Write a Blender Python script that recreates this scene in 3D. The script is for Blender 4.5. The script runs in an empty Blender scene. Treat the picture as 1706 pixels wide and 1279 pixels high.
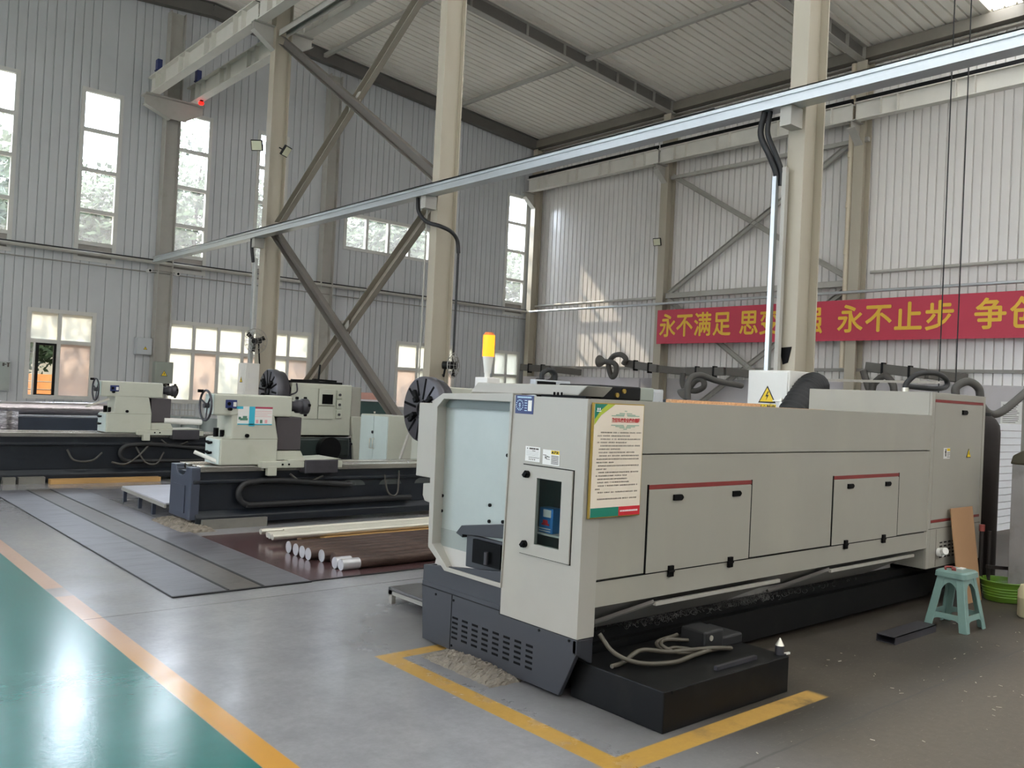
import bpy, math, random
from mathutils import Vector, Matrix

rnd = random.Random(7)
S = bpy.context.scene
COL = S.collection

# ---------------------------------------------------------------- camera, sky, light, exposure
YAW, PITCH, ROLL, FPX = math.radians(40.858), math.radians(0.74), math.radians(2.758), 1442.8
fw = Vector((math.sin(YAW) * math.cos(PITCH), math.cos(YAW) * math.cos(PITCH), math.sin(PITCH)))
r0 = Vector((math.cos(YAW), -math.sin(YAW), 0))
u0 = r0.cross(fw)
rt = math.cos(ROLL) * r0 + math.sin(ROLL) * u0
up = -math.sin(ROLL) * r0 + math.cos(ROLL) * u0
cam = bpy.data.cameras.new('camera')
cam.sensor_width = 36
cam.sensor_fit = 'HORIZONTAL'
cam.lens = FPX / 1706 * 36
cam.clip_end = 300
co = bpy.data.objects.new('camera', cam)
COL.objects.link(co)
M3 = Matrix((rt, up, -fw)).transposed()
co.matrix_world = Matrix.Translation((0, 0, 1.65)) @ M3.to_4x4()
S.camera = co

W = bpy.data.worlds.new('sky')
S.world = W
W.use_nodes = True
bg = W.node_tree.nodes['Background']
_n, _l = W.node_tree.nodes, W.node_tree.links
_tc = _n.new('ShaderNodeTexCoord')
_sp = _n.new('ShaderNodeSeparateXYZ')
_rp = _n.new('ShaderNodeValToRGB')            # cooler sky beyond the window wall, warmer sunlit haze on the other sides
_rp.color_ramp.elements[0].position = .35
_rp.color_ramp.elements[0].color = (1.0, 0.955, 0.915, 1)
_rp.color_ramp.elements[1].position = .75
_rp.color_ramp.elements[1].color = (0.77, 0.86, 1.0, 1)
_mr = _n.new('ShaderNodeMapRange')
_mr.inputs[1].default_value = -1
_l.new(_tc.outputs['Generated'], _sp.inputs[0])
_l.new(_sp.outputs[1], _mr.inputs[0])
_l.new(_mr.outputs[0], _rp.inputs[0])
_l.new(_rp.outputs[0], bg.inputs[0])
_ms = _n.new('ShaderNodeMapRange')            # the hazy sky is brightest on the sun's side, beyond the windows
_ms.inputs[1].default_value = -.3
_ms.inputs[2].default_value = .9
_ms.inputs[3].default_value = 7.5
_ms.inputs[4].default_value = 19.0
_l.new(_sp.outputs[1], _ms.inputs[0])
_l.new(_ms.outputs[0], bg.inputs[1])

sun = bpy.data.lights.new('sun', 'SUN')
sun.energy = 9.0
sun.angle = math.radians(1.0)
sun.color = (1, 0.86, 0.68)
so = bpy.data.objects.new('sun', sun)
COL.objects.link(so)
so.location = (30, 60, 40)
so.rotation_euler = Vector((0.16, -0.75, -0.74)).to_track_quat('-Z', 'Y').to_euler()


S.view_settings.view_transform = 'Standard'
S.view_settings.look = 'None'
S.view_settings.gamma = 1
S.view_settings.exposure = 0.28
S.view_settings.use_curve_mapping = False
S.cycles.sample_clamp_indirect = 5.0


# ---------------------------------------------------------------- materials
def lin(h):
    h = h.lstrip('#')
    c = [int(h[i:i + 2], 16) / 255 for i in (0, 2, 4)]
    return tuple((x / 12.92 if x <= .04045 else ((x + .055) / 1.055) ** 2.4) for x in c) + (1,)


MATS = {}


def PM(name, hexc, rough=.5, metal=0., var=.10, scale=3., bump=0., bscale=60., spec=.5, stretch=None, dirt=None):
    """painted / bare surface: base colour broken up by two noises, optional bump and stains"""
    if name in MATS:
        return MATS[name]
    m = bpy.data.materials.new(name)
    m.use_nodes = True
    nt = m.node_tree
    N, L = nt.nodes, nt.links
    b = N['Principled BSDF']
    b.inputs['Metallic'].default_value = metal
    b.inputs['Specular IOR Level'].default_value = spec
    tc = N.new('ShaderNodeTexCoord')
    mp = N.new('ShaderNodeMapping')
    L.new(tc.outputs['Object'], mp.inputs[0])
    if stretch:
        mp.inputs['Scale'].default_value = stretch
    n1 = N.new('ShaderNodeTexNoise')
    n1.inputs['Scale'].default_value = scale
    n1.inputs['Detail'].default_value = 6
    n1.inputs['Roughness'].default_value = .65
    L.new(mp.outputs[0], n1.inputs['Vector'])
    c = lin(hexc)
    r = N.new('ShaderNodeValToRGB')
    r.color_ramp.elements[0].position = .3
    r.color_ramp.elements[1].position = .7
    r.color_ramp.elements[0].color = tuple(x * (1 - var) for x in c[:3]) + (1,)
    r.color_ramp.elements[1].color = tuple(min(1, x * (1 + var)) for x in c[:3]) + (1,)
    L.new(n1.outputs['Fac'], r.inputs[0])
    out = r.outputs[0]
    if dirt:
        n2 = N.new('ShaderNodeTexNoise')
        n2.inputs['Scale'].default_value = dirt[2]
        n2.inputs['Detail'].default_value = 8
        L.new(mp.outputs[0], n2.inputs['Vector'])
        rr = N.new('ShaderNodeValToRGB')
        rr.color_ramp.elements[0].position = dirt[3]
        rr.color_ramp.elements[0].color = (0, 0, 0, 1)
        rr.color_ramp.elements[1].position = min(1, dirt[3] + .2)
        rr.color_ramp.elements[1].color = (dirt[1],) * 3 + (1,)
        L.new(n2.outputs['Fac'], rr.inputs[0])
        mx = N.new('ShaderNodeMix')
        mx.data_type = 'RGBA'
        L.new(rr.outputs[0], mx.inputs[0])
        L.new(out, mx.inputs[6])
        mx.inputs[7].default_value = lin(dirt[0])
        out = mx.outputs[2]
    L.new(out, b.inputs['Base Color'])
    mr = N.new('ShaderNodeMapRange')
    L.new(n1.outputs['Fac'], mr.inputs[0])
    mr.inputs[3].default_value = max(.03, rough - .07)
    mr.inputs[4].default_value = min(1, rough + .07)
    L.new(mr.outputs[0], b.inputs['Roughness'])
    if bump:
        n3 = N.new('ShaderNodeTexNoise')
        n3.inputs['Scale'].default_value = bscale
        n3.inputs['Detail'].default_value = 4
        L.new(mp.outputs[0], n3.inputs['Vector'])
        bp = N.new('ShaderNodeBump')
        bp.inputs['Strength'].default_value = bump
        bp.inputs['Distance'].default_value = .01
        L.new(n3.outputs['Fac'], bp.inputs['Height'])
        L.new(bp.outputs[0], b.inputs['Normal'])
    MATS[name] = m
    return m


def EM(name, hexc, strength, base='#222222'):
    m = bpy.data.materials.new(name)
    m.use_nodes = True
    b = m.node_tree.nodes['Principled BSDF']
    b.inputs['Base Color'].default_value = lin(base)
    b.inputs['Emission Color'].default_value = lin(hexc)
    b.inputs['Emission Strength'].default_value = strength
    return m


def GLASS(name, haze, tint=(1, 1, 1), ior=1.35, film=(.95, .96, .94)):
    m = bpy.data.materials.new(name)
    m.use_nodes = True
    nt = m.node_tree
    N, L = nt.nodes, nt.links
    N.remove(N['Principled BSDF'])
    out = N['Material Output']
    tr = N.new('ShaderNodeBsdfTransparent')
    tr.inputs[0].default_value = tint + (1,)
    df = N.new('ShaderNodeBsdfTranslucent')
    df.inputs[0].default_value = film + (1,)
    dd = N.new('ShaderNodeBsdfDiffuse')
    dd.inputs[0].default_value = (.6, .6, .57, 1)
    a0 = N.new('ShaderNodeMixShader')
    a0.inputs[0].default_value = .25
    L.new(df.outputs[0], a0.inputs[1])
    L.new(dd.outputs[0], a0.inputs[2])
    a = N.new('ShaderNodeMixShader')
    no = N.new('ShaderNodeTexNoise')
    no.inputs['Scale'].default_value = 1.6
    tc = N.new('ShaderNodeTexCoord')
    L.new(tc.outputs['Object'], no.inputs['Vector'])
    mr = N.new('ShaderNodeMapRange')
    L.new(no.outputs['Fac'], mr.inputs[0])
    mr.inputs[3].default_value = haze * .7
    mr.inputs[4].default_value = min(1, haze * 1.3)
    L.new(mr.outputs[0], a.inputs[0])
    L.new(tr.outputs[0], a.inputs[1])
    L.new(a0.outputs[0], a.inputs[2])
    gl = N.new('ShaderNodeBsdfGlossy')
    gl.inputs['Roughness'].default_value = .04
    fr = N.new('ShaderNodeFresnel')
    fr.inputs[0].default_value = ior
    b = N.new('ShaderNodeMixShader')
    ge = N.new('ShaderNodeNewGeometry')          # the mirror part sits on the outer faces of the pane only
    su = N.new('ShaderNodeMath')
    su.operation = 'SUBTRACT'
    su.inputs[0].default_value = 1
    L.new(ge.outputs['Backfacing'], su.inputs[1])
    mu = N.new('ShaderNodeMath')
    mu.operation = 'MULTIPLY'
    L.new(fr.outputs[0], mu.inputs[0])
    L.new(su.outputs[0], mu.inputs[1])
    L.new(mu.outputs[0], b.inputs[0])
    L.new(a.outputs[0], b.inputs[1])
    L.new(gl.outputs[0], b.inputs[2])
    L.new(b.outputs[0], out.inputs[0])
    return m


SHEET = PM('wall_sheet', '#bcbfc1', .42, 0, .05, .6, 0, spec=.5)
SHEETR = PM('wall_sheet_lit', '#dedcd8', .20, 0, .05, .6, 0, spec=.6, stretch=(1, 1, .15))  # same sheeting as the window wall; its stronger light is in the colour
DECK = PM('roof_deck', '#e9e6db', .36, 0, .05, .7)
STEEL = PM('painted_steel', '#a9a79f', .5, 0, .07, 1.2, dirt=('#8f8574', .35, 2.5, .55))
CRANE = PM('crane_paint', '#cfcdc4', .5, 0, .06, 1.2)
STEELD = PM('painted_steel_dusty', '#8d8b85', .6, 0, .1, 1.2)
COLM = PM('column_paint', '#aaa392', .5, 0, .05, .9, dirt=('#a08f78', .3, 1.5, .55), stretch=(1, 1, .3))
GALV = PM('galvanised', '#c5cacb', .36, .8, .08, 2, stretch=(3, .4, 3))
FRAME = PM('window_frame_white', '#c9c9c4', .4, 0, .04)
CREAM = PM('machine_cream', '#9f9c93', .38, 0, .035, 1.6, dirt=('#a9a596', .35, 2.2, .58))
CREAM2 = PM('machine_cream_front', '#98958a', .4, 0, .04, 1.3, dirt=('#a8a594', .3, 2.0, .56), stretch=(1, 1, .5))
BASE = PM('machine_base_grey', '#2b2d32', .45, 0, .06, 2, dirt=('#33363a', .4, 3, .55))
BLACK = PM('black_paint', '#0b0c0d', .45, 0, .15, 3, spec=.2, dirt=('#22221f', .5, 5, .55))
BLACKR = PM('black_rubber', '#17181a', .55, 0, .15, 6)
PLASTB = PM('black_plastic', '#060607', .5, 0, .1, spec=.1)
LCREAM = PM('lathe_cream', '#b4b6a8', .38, 0, .05, 2, dirt=('#9a9a84', .35, 4, .57))
LBLUE = PM('lathe_end_pale_blue', '#b9c6c2', .36, 0, .04, 2)
LBED = PM('lathe_bed_black', '#171c23', .36, 0, .18, 2.5, spec=.4, dirt=('#2b3233', .45, 4, .55))
LDARK = PM('lathe_bed_slate', '#3d4350', .38, 0, .08, 2.5)
IRON = PM('dark_iron', '#454449', .42, .5, .15, 8)
FACE = PM('faceplate_iron', '#5c5b60', .40, .5, .12, 8)
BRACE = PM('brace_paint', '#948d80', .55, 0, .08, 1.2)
BRACED = PM('brace_shaded', '#6b6660', .6, 0, .1, 1.2)  # darker copy of the brace paint, shade put into the colour
STEELB = PM('bright_steel', '#dad7ca', .36, .7, .1, 8, stretch=(.3, 4, 4))
RAIL = PM('ground_way', '#b9b6ae', .19, .85, .12, 6, stretch=(.3, 5, 5))
RUSTBAR = PM('rusty_bar', '#4d3d36', .5, .45, .4, 14, bump=.4, bscale=40, stretch=(.35, 1, 1))
RUST = PM('rust_brown', '#1e1613', .65, .1, .3, 6, bump=.2, bscale=30)
WOOD = PM('timber', '#b08a55', .6, 0, .2, 6, stretch=(.3, 4, 4))
CHIP = PM('chipboard', '#c9a078', .8, 0, .3, 40, bump=.4, bscale=90)
CARD = PM('cardboard', '#a07b58', .75, 0, .06, 3)
MATRUB = PM('mat_grey', '#605f64', .36, 0, .3, 2.6, bump=.2, bscale=22, stretch=(.7, 2.4, 1), dirt=('#47454a', .85, 3.0, .50))
MATBELT = PM('mat_belt_brown', '#55504c', .42, 0, .22, 4, bump=.15, bscale=25, dirt=('#3d3934', .6, 6, .52))
MATPUR = PM('mat_purple_brown', '#4e3a3b', .19, 0, .16, 3, bump=.06, bscale=20)
RED = PM('red_strip', '#7c2a26', .5, 0, .12, 5)
BANNER = PM('banner_red', '#b8354b', .5, 0, .05, .8)
GOLD = PM('banner_gold', '#dcb338', .5, 0, .05, .8)
WHITE = PM('white_paint', '#dcdcd6', .38, 0, .03)
GREYBOX = PM('pale_grey_box', '#b3b8bb', .4, 0, .04)
GREENBOX = PM('grey_green_box', '#8c9289', .45, 0, .05)
TEAL = PM('stool_teal', '#728f88', .38, 0, .08, 5, dirt=('#527169', .5, 7, .56))
LIME = PM('basin_green', '#5c8228', .35, 0, .06)
JUG = PM('jug_cream', '#d3c9a6', .4, 0, .06)
CONC = PM('rubble', '#746d62', .9, 0, .35, 14, bump=.9, bscale=26)
YEL = PM('sign_yellow', '#e2c11c', .45, 0, .03)
INK = PM('ink', '#1a1a1a', .6, 0, .02)
INKG = PM('ink_grey', '#4b453f', .6, 0, .02)
REDINK = PM('red_ink', '#c3202c', .5, 0, .02)
WINK = PM('white_ink', '#e8e8e8', .5, 0, .01)
SIGNB = PM('sign_cream', '#e2d6c4', .4, 0, .02)
SIGNT = PM('sign_teal', '#0d7560', .4, 0, .02)
SIGNG = PM('sign_lime', '#a9b93a', .4, 0, .02)
BRASS = PM('brass_edge', '#a88d45', .4, .7, .08)
BLUE = PM('card_blue', '#10265c', .35, 0, .05)
CYAN = PM('print_cyan', '#37acc4', .4, 0, .03)
NAVY = PM('navy_plate', '#1f2d62', .4, 0, .06)
PAPER = PM('paper', '#dcdcd8', .6, 0, .03)
GREEND = PM('dark_green_steel', '#21403c', .4, 0, .1)
PINK = PM('faded_pink_box', '#b98d80', .6, 0, .1)
FOIL = PM('foil', '#d7cfd2', .19, .8, .12, 9, bump=.7, bscale=14)
LINER = PM('liner_steel', '#a3aaa5', .38, .35, .06, 2.2)
HOSEB = PM('beige_hose', '#4b463b', .5, 0, .1)
HOSEG = PM('grey_hose', '#4a4844', .6, 0, .12, 8)
FUME = PM('fume_duct', '#5d5b56', .6, 0, .1)
PALE = PM('pale_panel', '#c3bfc2', .5, 0, .05, .8)
DRAIN = PM('drain_pipe', '#d3c6ae', .4, 0, .05)
SLAT = PM('white_slats', '#d8dde2', .35, 0, .04)
LEAF = PM('leaf', '#3f4f38', .6, 0, .35, 1.5, spec=.2)
TRUNK = PM('bark', '#2e261f', .9, 0, .2)
LUMB = PM('orange_lumber', '#d08a4c', .7, 0, .15, 4)
RENDER = PM('outside_render', '#d9d2c0', .8, 0, .04)
CLEAR = GLASS('pane_clear', .05)
FROST = GLASS('pane_frosted', .93, (.6, .6, .58), 1.35, (.66, .66, .60))
BLIND = GLASS('pane_film', 1.0, (1, 1, 1), 1.3, (.46, .39, .34))
VENT = PM('vent_flap', '#8f8a84', .4, .2, .1)
DKGLASS = GLASS('pane_smoked', .012, (.86, .9, .9), 1.4)
SKYL = GLASS('skylight_sheet', .9)
AMBER = EM('amber_lamp', '#ff8a14', 2.2, '#c86a10')
REDL = EM('red_lamp', '#ff1810', 3.0, '#801010')
LENS = PM('floodlight_lens', '#c9cbb0', .2, 0, .03)


def floor_material():
    m = bpy.data.materials.new('floor_surface')
    m.use_nodes = True
    nt = m.node_tree
    N, L = nt.nodes, nt.links
    b = N['Principled BSDF']
    tc = N.new('ShaderNodeTexCoord')
    sep = N.new('ShaderNodeSeparateXYZ')
    L.new(tc.outputs['Object'], sep.inputs[0])
    X, Y = sep.outputs[0], sep.outputs[1]

    def noise(scale, detail=6, rough=.6, vec=None):
        n = N.new('ShaderNodeTexNoise')
        n.inputs['Scale'].default_value = scale
        n.inputs['Detail'].default_value = detail
        n.inputs['Roughness'].default_value = rough
        L.new(vec or tc.outputs['Object'], n.inputs['Vector'])
        return n.outputs['Fac']

    def math_(op, a, bb, c=None):
        n = N.new('ShaderNodeMath')
        n.operation = op
        for i, v in enumerate((a, bb, c)):
            if v is None:
                continue
            if isinstance(v, (int, float)):
                n.inputs[i].default_value = v
            else:
                L.new(v, n.inputs[i])
        return n.outputs[0]

    def step(v, e0, e1):
        n = N.new('ShaderNodeMapRange')
        n.inputs[1].default_value = e0
        n.inputs[2].default_value = e1
        n.interpolation_type = 'SMOOTHSTEP'
        L.new(v, n.inputs[0])
        return n.outputs[0]

    def band(v, lo, hi, s=.006):
        return math_('MULTIPLY', step(v, lo - s, lo + s), math_('SUBTRACT', 1, step(v, hi - s, hi + s)))

    def mix(f, a, c):
        n = N.new('ShaderNodeMix')
        n.data_type = 'RGBA'
        L.new(f, n.inputs[0])
        for i, v in ((6, a), (7, c)):
            if isinstance(v, str):
                n.inputs[i].default_value = lin(v)
            else:
                L.new(v, n.inputs[i])
        return n.outputs[2]

    def mixf(f, a, c):
        n = N.new('ShaderNodeMix')
        L.new(f, n.inputs[0])
        for i, v in ((2, a), (3, c)):
            if isinstance(v, (int, float)):
                n.inputs[i].default_value = v
            else:
                L.new(v, n.inputs[i])
        return n.outputs[0]

    n_big, n_mid, n_fine = noise(.55, 4), noise(2.6, 8, .7), noise(22, 8, .75)
    grime = step(n_mid, .38, .68)
    # bare concrete, polished by traffic on the left, coarse and stained on the right
    conc = mix(n_fine, '#7a7a7b', '#98989a')
    conc = mix(math_('MULTIPLY', grime, .35), conc, '#67666a')
    rough_f = math_('MULTIPLY', step(X, 2.6, 4.2), math_('SUBTRACT', 1, step(Y, 4.6, 6.0)))
    coarse = mix(n_fine, '#463f34', '#6c6355')
    oil = math_('MULTIPLY', step(Y, 1.9, 2.5), math_('ADD', .5, math_('MULTIPLY', step(n_big, .3, .6), .5)))
    coarse = mix(math_('MULTIPLY', oil, .85), coarse, '#241f18')
    speck = step(noise(38, 5, .85), .60, .70)
    coarse = mix(math_('MULTIPLY', speck, .5), coarse, '#a7a197')
    mp = N.new('ShaderNodeMapping')
    mp.inputs['Rotation'].default_value = (0, 0, .5)
    mp.inputs['Scale'].default_value = (1.5, 14, 1)
    L.new(tc.outputs['Object'], mp.inputs[0])
    scr = step(noise(7, 6, .75, mp.outputs[0]), .60, .70)
    coarse = mix(math_('MULTIPLY', scr, .5), coarse, '#a09788')
    col = mix(rough_f, conc, coarse)
    # green walkway
    gmask = math_('SUBTRACT', 1, step(X, 1.695, 1.705))
    green = mix(n_mid, '#195c55', '#247069')
    col = mix(gmask, col, green)
    # orange border of the walkway, worn through in two places
    om = band(X, 1.70, 1.83)
    worn = math_('MAXIMUM', band(Y, 7.0, 7.3, .03), math_('MULTIPLY', step(n_mid, .60, .72), .8))
    om = math_('MULTIPLY', om, math_('SUBTRACT', 1, math_('MULTIPLY', worn, .75)))
    far = step(Y, 4.2, 6.5)
    om = math_('MULTIPLY', om, math_('SUBTRACT', 1, math_('MULTIPLY', far, .3)))
    col = mix(om, col, mix(far, '#bd8b3d', '#c49a7c'))
    # yellow bay marking round the machine
    ym = math_('MULTIPLY', band(X, 2.93, 3.06), band(Y, 2.56, 4.56))
    yb = math_('MULTIPLY', band(X, 2.93, 4.72, .03), band(Y, 2.545, 2.68))
    yt = math_('MULTIPLY', band(X, 2.93, 3.6), band(Y, 4.45, 4.56))
    ymask = math_('MAXIMUM', math_('MAXIMUM', ym, yb), yt)
    ymask = math_('MULTIPLY', ymask, math_('SUBTRACT', 1, math_('MULTIPLY', step(n_mid, .5, .75), .75)))
    col = mix(ymask, col, mix(n_fine, '#9c7836', '#c0984a'))
    # saw-cut joints
    j = math_('MAXIMUM', band(math_('ADD', Y, math_('MULTIPLY', n_big, .02)), 6.27, 6.28, .003),
              math_('MULTIPLY', band(math_('ADD', Y, math_('MULTIPLY', n_mid, .05)), 2.29, 2.305, .004), step(X, 2.9, 3.3)))
    col = mix(math_('MULTIPLY', j, .7), col, '#3b3934')
    L.new(col, b.inputs['Base Color'])
    ro = mixf(grime, .17, .25)
    ro = mixf(rough_f, ro, .55)
    ro = mixf(gmask, ro, mixf(n_mid, .15, .24))
    L.new(ro, b.inputs['Roughness'])
    b.inputs['Specular IOR Level'].default_value = .6
    bp = N.new('ShaderNodeBump')
    bp.inputs['Strength'].default_value = .085
    bp.inputs['Distance'].default_value = .012
    L.new(math_('ADD', math_('MULTIPLY', noise(6, 3), .6), math_('MULTIPLY', noise(30, 4, .6), .35)), bp.inputs['Height'])
    L.new(bp.outputs[0], b.inputs['Normal'])
    return m


# ---------------------------------------------------------------- mesh helpers
OFF = {}


class MB:
    def __init__(s):
        s.v, s.f, s.mi, s.cur, s.sm = [], [], [], 0, []

    def _add(s, vs, fs, smooth=False):
        o = len(s.v)
        s.v += [Vector(p) for p in vs]
        for f in fs:
            s.f.append([i + o for i in f])
            s.mi.append(s.cur)
            s.sm.append(smooth)
        return s

    def m(s, i):
        s.cur = i
        return s

    def box(s, x0, x1, y0, y1, z0, z1):
        x0, x1 = min(x0, x1), max(x0, x1)
        y0, y1 = min(y0, y1), max(y0, y1)
        z0, z1 = min(z0, z1), max(z0, z1)
        v = [(x, y, z) for z in (z0, z1) for y in (y0, y1) for x in (x0, x1)]
        return s._add(v, [(0, 2, 3, 1), (4, 5, 7, 6), (0, 1, 5, 4), (2, 6, 7, 3), (0, 4, 6, 2), (1, 3, 7, 5)])

    def bar(s, p0, p1, w, h, upv=(0, 0, 1)):
        """rectangular bar between two points, w across and h along the up vector"""
        p0, p1 = Vector(p0), Vector(p1)
        d = (p1 - p0).normalized()
        sd = d.cross(Vector(upv)).normalized()
        u = sd.cross(d).normalized()
        v = [p + sd * a * w / 2 + u * b * h / 2 for p in (p0, p1) for b in (-1, 1) for a in (-1, 1)]
        return s._add(v, [(0, 1, 3, 2), (4, 6, 7, 5), (0, 4, 5, 1), (2, 3, 7, 6), (0, 2, 6, 4), (1, 5, 7, 3)])

    def prism(s, poly, axis, a, b):
        """poly of 2-D points extruded along axis; x: (y,z), y: (x,z), z: (x,y)"""
        def P(p, t):
            return {'x': (t, p[0], p[1]), 'y': (p[0], t, p[1]), 'z': (p[0], p[1], t)}[axis]
        n = len(poly)
        v = [P(p, a) for p in poly] + [P(p, b) for p in poly]
        f = [tuple(range(n)), tuple(range(2 * n - 1, n - 1, -1))]
        f += [(i, i + n, (i + 1) % n + n, (i + 1) % n) for i in range(n)]
        return s._add(v, f)

    def cyl(s, p0, p1, r0, r1=None, n=20, caps=True):
        r1 = r0 if r1 is None else r1
        p0, p1 = Vector(p0), Vector(p1)
        d = (p1 - p0).normalized()
        a = d.orthogonal().normalized()
        b = d.cross(a)
        ring = [(math.cos(2 * math.pi * i / n), math.sin(2 * math.pi * i / n)) for i in range(n)]
        v = [p0 + (a * c + b * q) * r0 for c, q in ring] + [p1 + (a * c + b * q) * r1 for c, q in ring]
        s._add(v, [(i, (i + 1) % n, (i + 1) % n + n, i + n) for i in range(n)], True)
        if caps:
            s._add(v[:n], [tuple(range(n - 1, -1, -1))])
            s._add(v[n:], [tuple(range(n))])
        return s

    def lathe(s, prof, c, axis=(0, 0, 1), n=28):
        """prof: list of (radius, height) turned about axis through c"""
        c, d = Vector(c), Vector(axis).normalized()
        a = d.orthogonal().normalized()
        b = d.cross(a)
        v = []
        for r, h in prof:
            for i in range(n):
                t = 2 * math.pi * i / n
                v.append(c + d * h + (a * math.cos(t) + b * math.sin(t)) * r)
        f = []
        for k in range(len(prof) - 1):
            for i in range(n):
                j = (i + 1) % n
                f.append((k * n + i, k * n + j, (k + 1) * n + j, (k + 1) * n + i))
        return s._add(v, f, True)

    def tube(s, pts, r, n=10, spline=True, sub=8):
        pts = [Vector(p) for p in pts]
        if spline and len(pts) > 2:
            q = [pts[0] * 2 - pts[1]] + pts + [pts[-1] * 2 - pts[-2]]
            out = []
            for i in range(1, len(q) - 2):
                for k in range(sub):
                    t = k / sub
                    a, b, c, d = q[i - 1], q[i], q[i + 1], q[i + 2]
                    out.append(.5 * ((2 * b) + (c - a) * t + (2 * a - 5 * b + 4 * c - d) * t * t + (3 * b - a - 3 * c + d) * t ** 3))
            pts = out + [pts[-1]]
        v, f = [], []
        nrm = None
        for i, p in enumerate(pts):
            t = (pts[min(i + 1, len(pts) - 1)] - pts[max(i - 1, 0)]).normalized()
            nrm = t.orthogonal().normalized() if nrm is None else (nrm - t * nrm.dot(t)).normalized()
            b = t.cross(nrm)
            rr = r(i / (len(pts) - 1)) if callable(r) else r
            for k in range(n):
                a = 2 * math.pi * k / n
                v.append(p + (nrm * math.cos(a) + b * math.sin(a)) * rr)
        m = len(pts)
        for i in range(m - 1):
            for k in range(n):
                j = (k + 1) % n
                f.append((i * n + k, i * n + j, (i + 1) * n + j, (i + 1) * n + k))
        s._add(v, f, True)
        s._add(v[:n], [tuple(range(n - 1, -1, -1))])
        s._add(v[-n:], [tuple(range(n))])
        return s

    def plate(s, poly3, n, t):
        """a 3-D polygon thickened by t along n"""
        n = Vector(n) * t
        k = len(poly3)
        v = [Vector(p) for p in poly3] + [Vector(p) + n for p in poly3]
        f = [tuple(range(k)), tuple(range(2 * k - 1, k - 1, -1))] + [(i, i + k, (i + 1) % k + k, (i + 1) % k) for i in range(k)]
        return s._add(v, f)

    def build(s, name, mats, parent=None, bev=0., seg=2):
        me = bpy.data.meshes.new(name)
        if parent is None:
            xs, ys, zs = [p.x for p in s.v], [p.y for p in s.v], [p.z for p in s.v]
            off = Vector(((min(xs) + max(xs)) / 2, (min(ys) + max(ys)) / 2, min(zs)))
        else:
            off = OFF[parent.name]
        me.from_pydata([tuple(p - off) for p in s.v], [], s.f)
        for m in (mats if isinstance(mats, (list, tuple)) else [mats]):
            me.materials.append(m)
        me.polygons.foreach_set('material_index', s.mi)
        me.polygons.foreach_set('use_smooth', s.sm)
        me.update()
        import bmesh
        b = bmesh.new()
        b.from_mesh(me)
        bmesh.ops.recalc_face_normals(b, faces=b.faces)
        b.to_mesh(me)
        b.free()
        o = bpy.data.objects.new(name, me)
        COL.objects.link(o)
        if parent is None:
            o.location = off
            OFF[o.name] = off
        else:
            o.parent = parent
            OFF[o.name] = off
        if bev:
            md = o.modifiers.new('bevel', 'BEVEL')
            md.width = bev
            md.segments = seg
            md.limit_method = 'ANGLE'
            md.angle_limit = math.radians(40)
        return o


def tag(o, label, cat, group=None, kind=None):
    o['label'] = label
    o['category'] = cat
    if group:
        o['group'] = group
    if kind:
        o['kind'] = kind
    return o


def thing(name, label, cat, base, group=None, kind=None):
    o = bpy.data.objects.new(name, None)
    o.empty_display_size = .1
    COL.objects.link(o)
    o.location = base
    OFF[o.name] = Vector(base)
    return tag(o, label, cat, group, kind)


def struct(o):
    o['kind'] = 'structure'
    return o


def copy_tree(o, delta=None, label=None, parent=None):
    c = o.copy()
    COL.objects.link(c)
    if parent is not None:
        c.parent = parent
    if delta is not None:
        c.location = o.location + Vector(delta)
    if label:
        c['label'] = label
    OFF[c.name] = Vector(c.location) if parent is None else OFF[parent.name]
    for ch in list(o.children):
        copy_tree(ch, parent=c)
    return c


def text(name, s, pos, u, v, size, mat, parent, bold=0., depth=.002, align='LEFT', sx=1., fat=0.):
    """lettering on a surface: u reading direction, v up"""
    cu = bpy.data.curves.new(name, 'FONT')
    cu.body = s
    cu.size = size
    cu.offset = bold
    cu.extrude = depth
    cu.align_x = align
    cu.align_y = 'CENTER'
    cu.resolution_u = 3
    t = bpy.data.objects.new(name, cu)
    COL.objects.link(t)
    dg = bpy.context.evaluated_depsgraph_get()
    me = bpy.data.meshes.new_from_object(t.evaluated_get(dg))
    COL.objects.unlink(t)
    bpy.data.objects.remove(t)
    u, v = Vector(u).normalized(), Vector(v).normalized()
    n = u.cross(v)
    base = Vector(pos)
    off = OFF[parent.name]
    if fat:                                   # heavier strokes: the outline repeated a little to every side
        import bmesh
        b = bmesh.new()
        for k, (a, c) in enumerate(((-1, 0), (1, 0), (0, -1), (0, 1), (0, 0))):
            m2 = me.copy()
            m2.transform(Matrix.Translation((a * fat, c * fat, k * .0004)))
            b.from_mesh(m2)
            bpy.data.meshes.remove(m2)
        b.to_mesh(me)
        b.free()
    for p in me.vertices:
        q = p.co.copy()
        p.co = base + u * q.x * sx + v * q.y + n * q.z - off
    me.materials.clear()
    me.materials.append(mat)
    me.update()
    o = bpy.data.objects.new(name, me)
    COL.objects.link(o)
    o.parent = parent
    OFF[o.name] = off
    return o


def decal(mb, pos, u, v, rects, t=.0015):
    """thin printed rectangles (u0,u1,v0,v1) on a surface"""
    u, v = Vector(u), Vector(v)
    n = u.cross(v)
    p = Vector(pos)
    for a, b, c, d in rects:
        mb.plate([p + u * a + v * c, p + u * b + v * c, p + u * b + v * d, p + u * a + v * d], n, t)
    return mb


UX, UY, UZ = Vector((1, 0, 0)), Vector((0, -1, 0)), Vector((0, 0, 1))   # UY: reading direction on a face that looks towards -X

# ---------------------------------------------------------------- the hall
WY, WX = 27.4, 24.56          # inner faces of the window wall and of the banner wall


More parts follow.
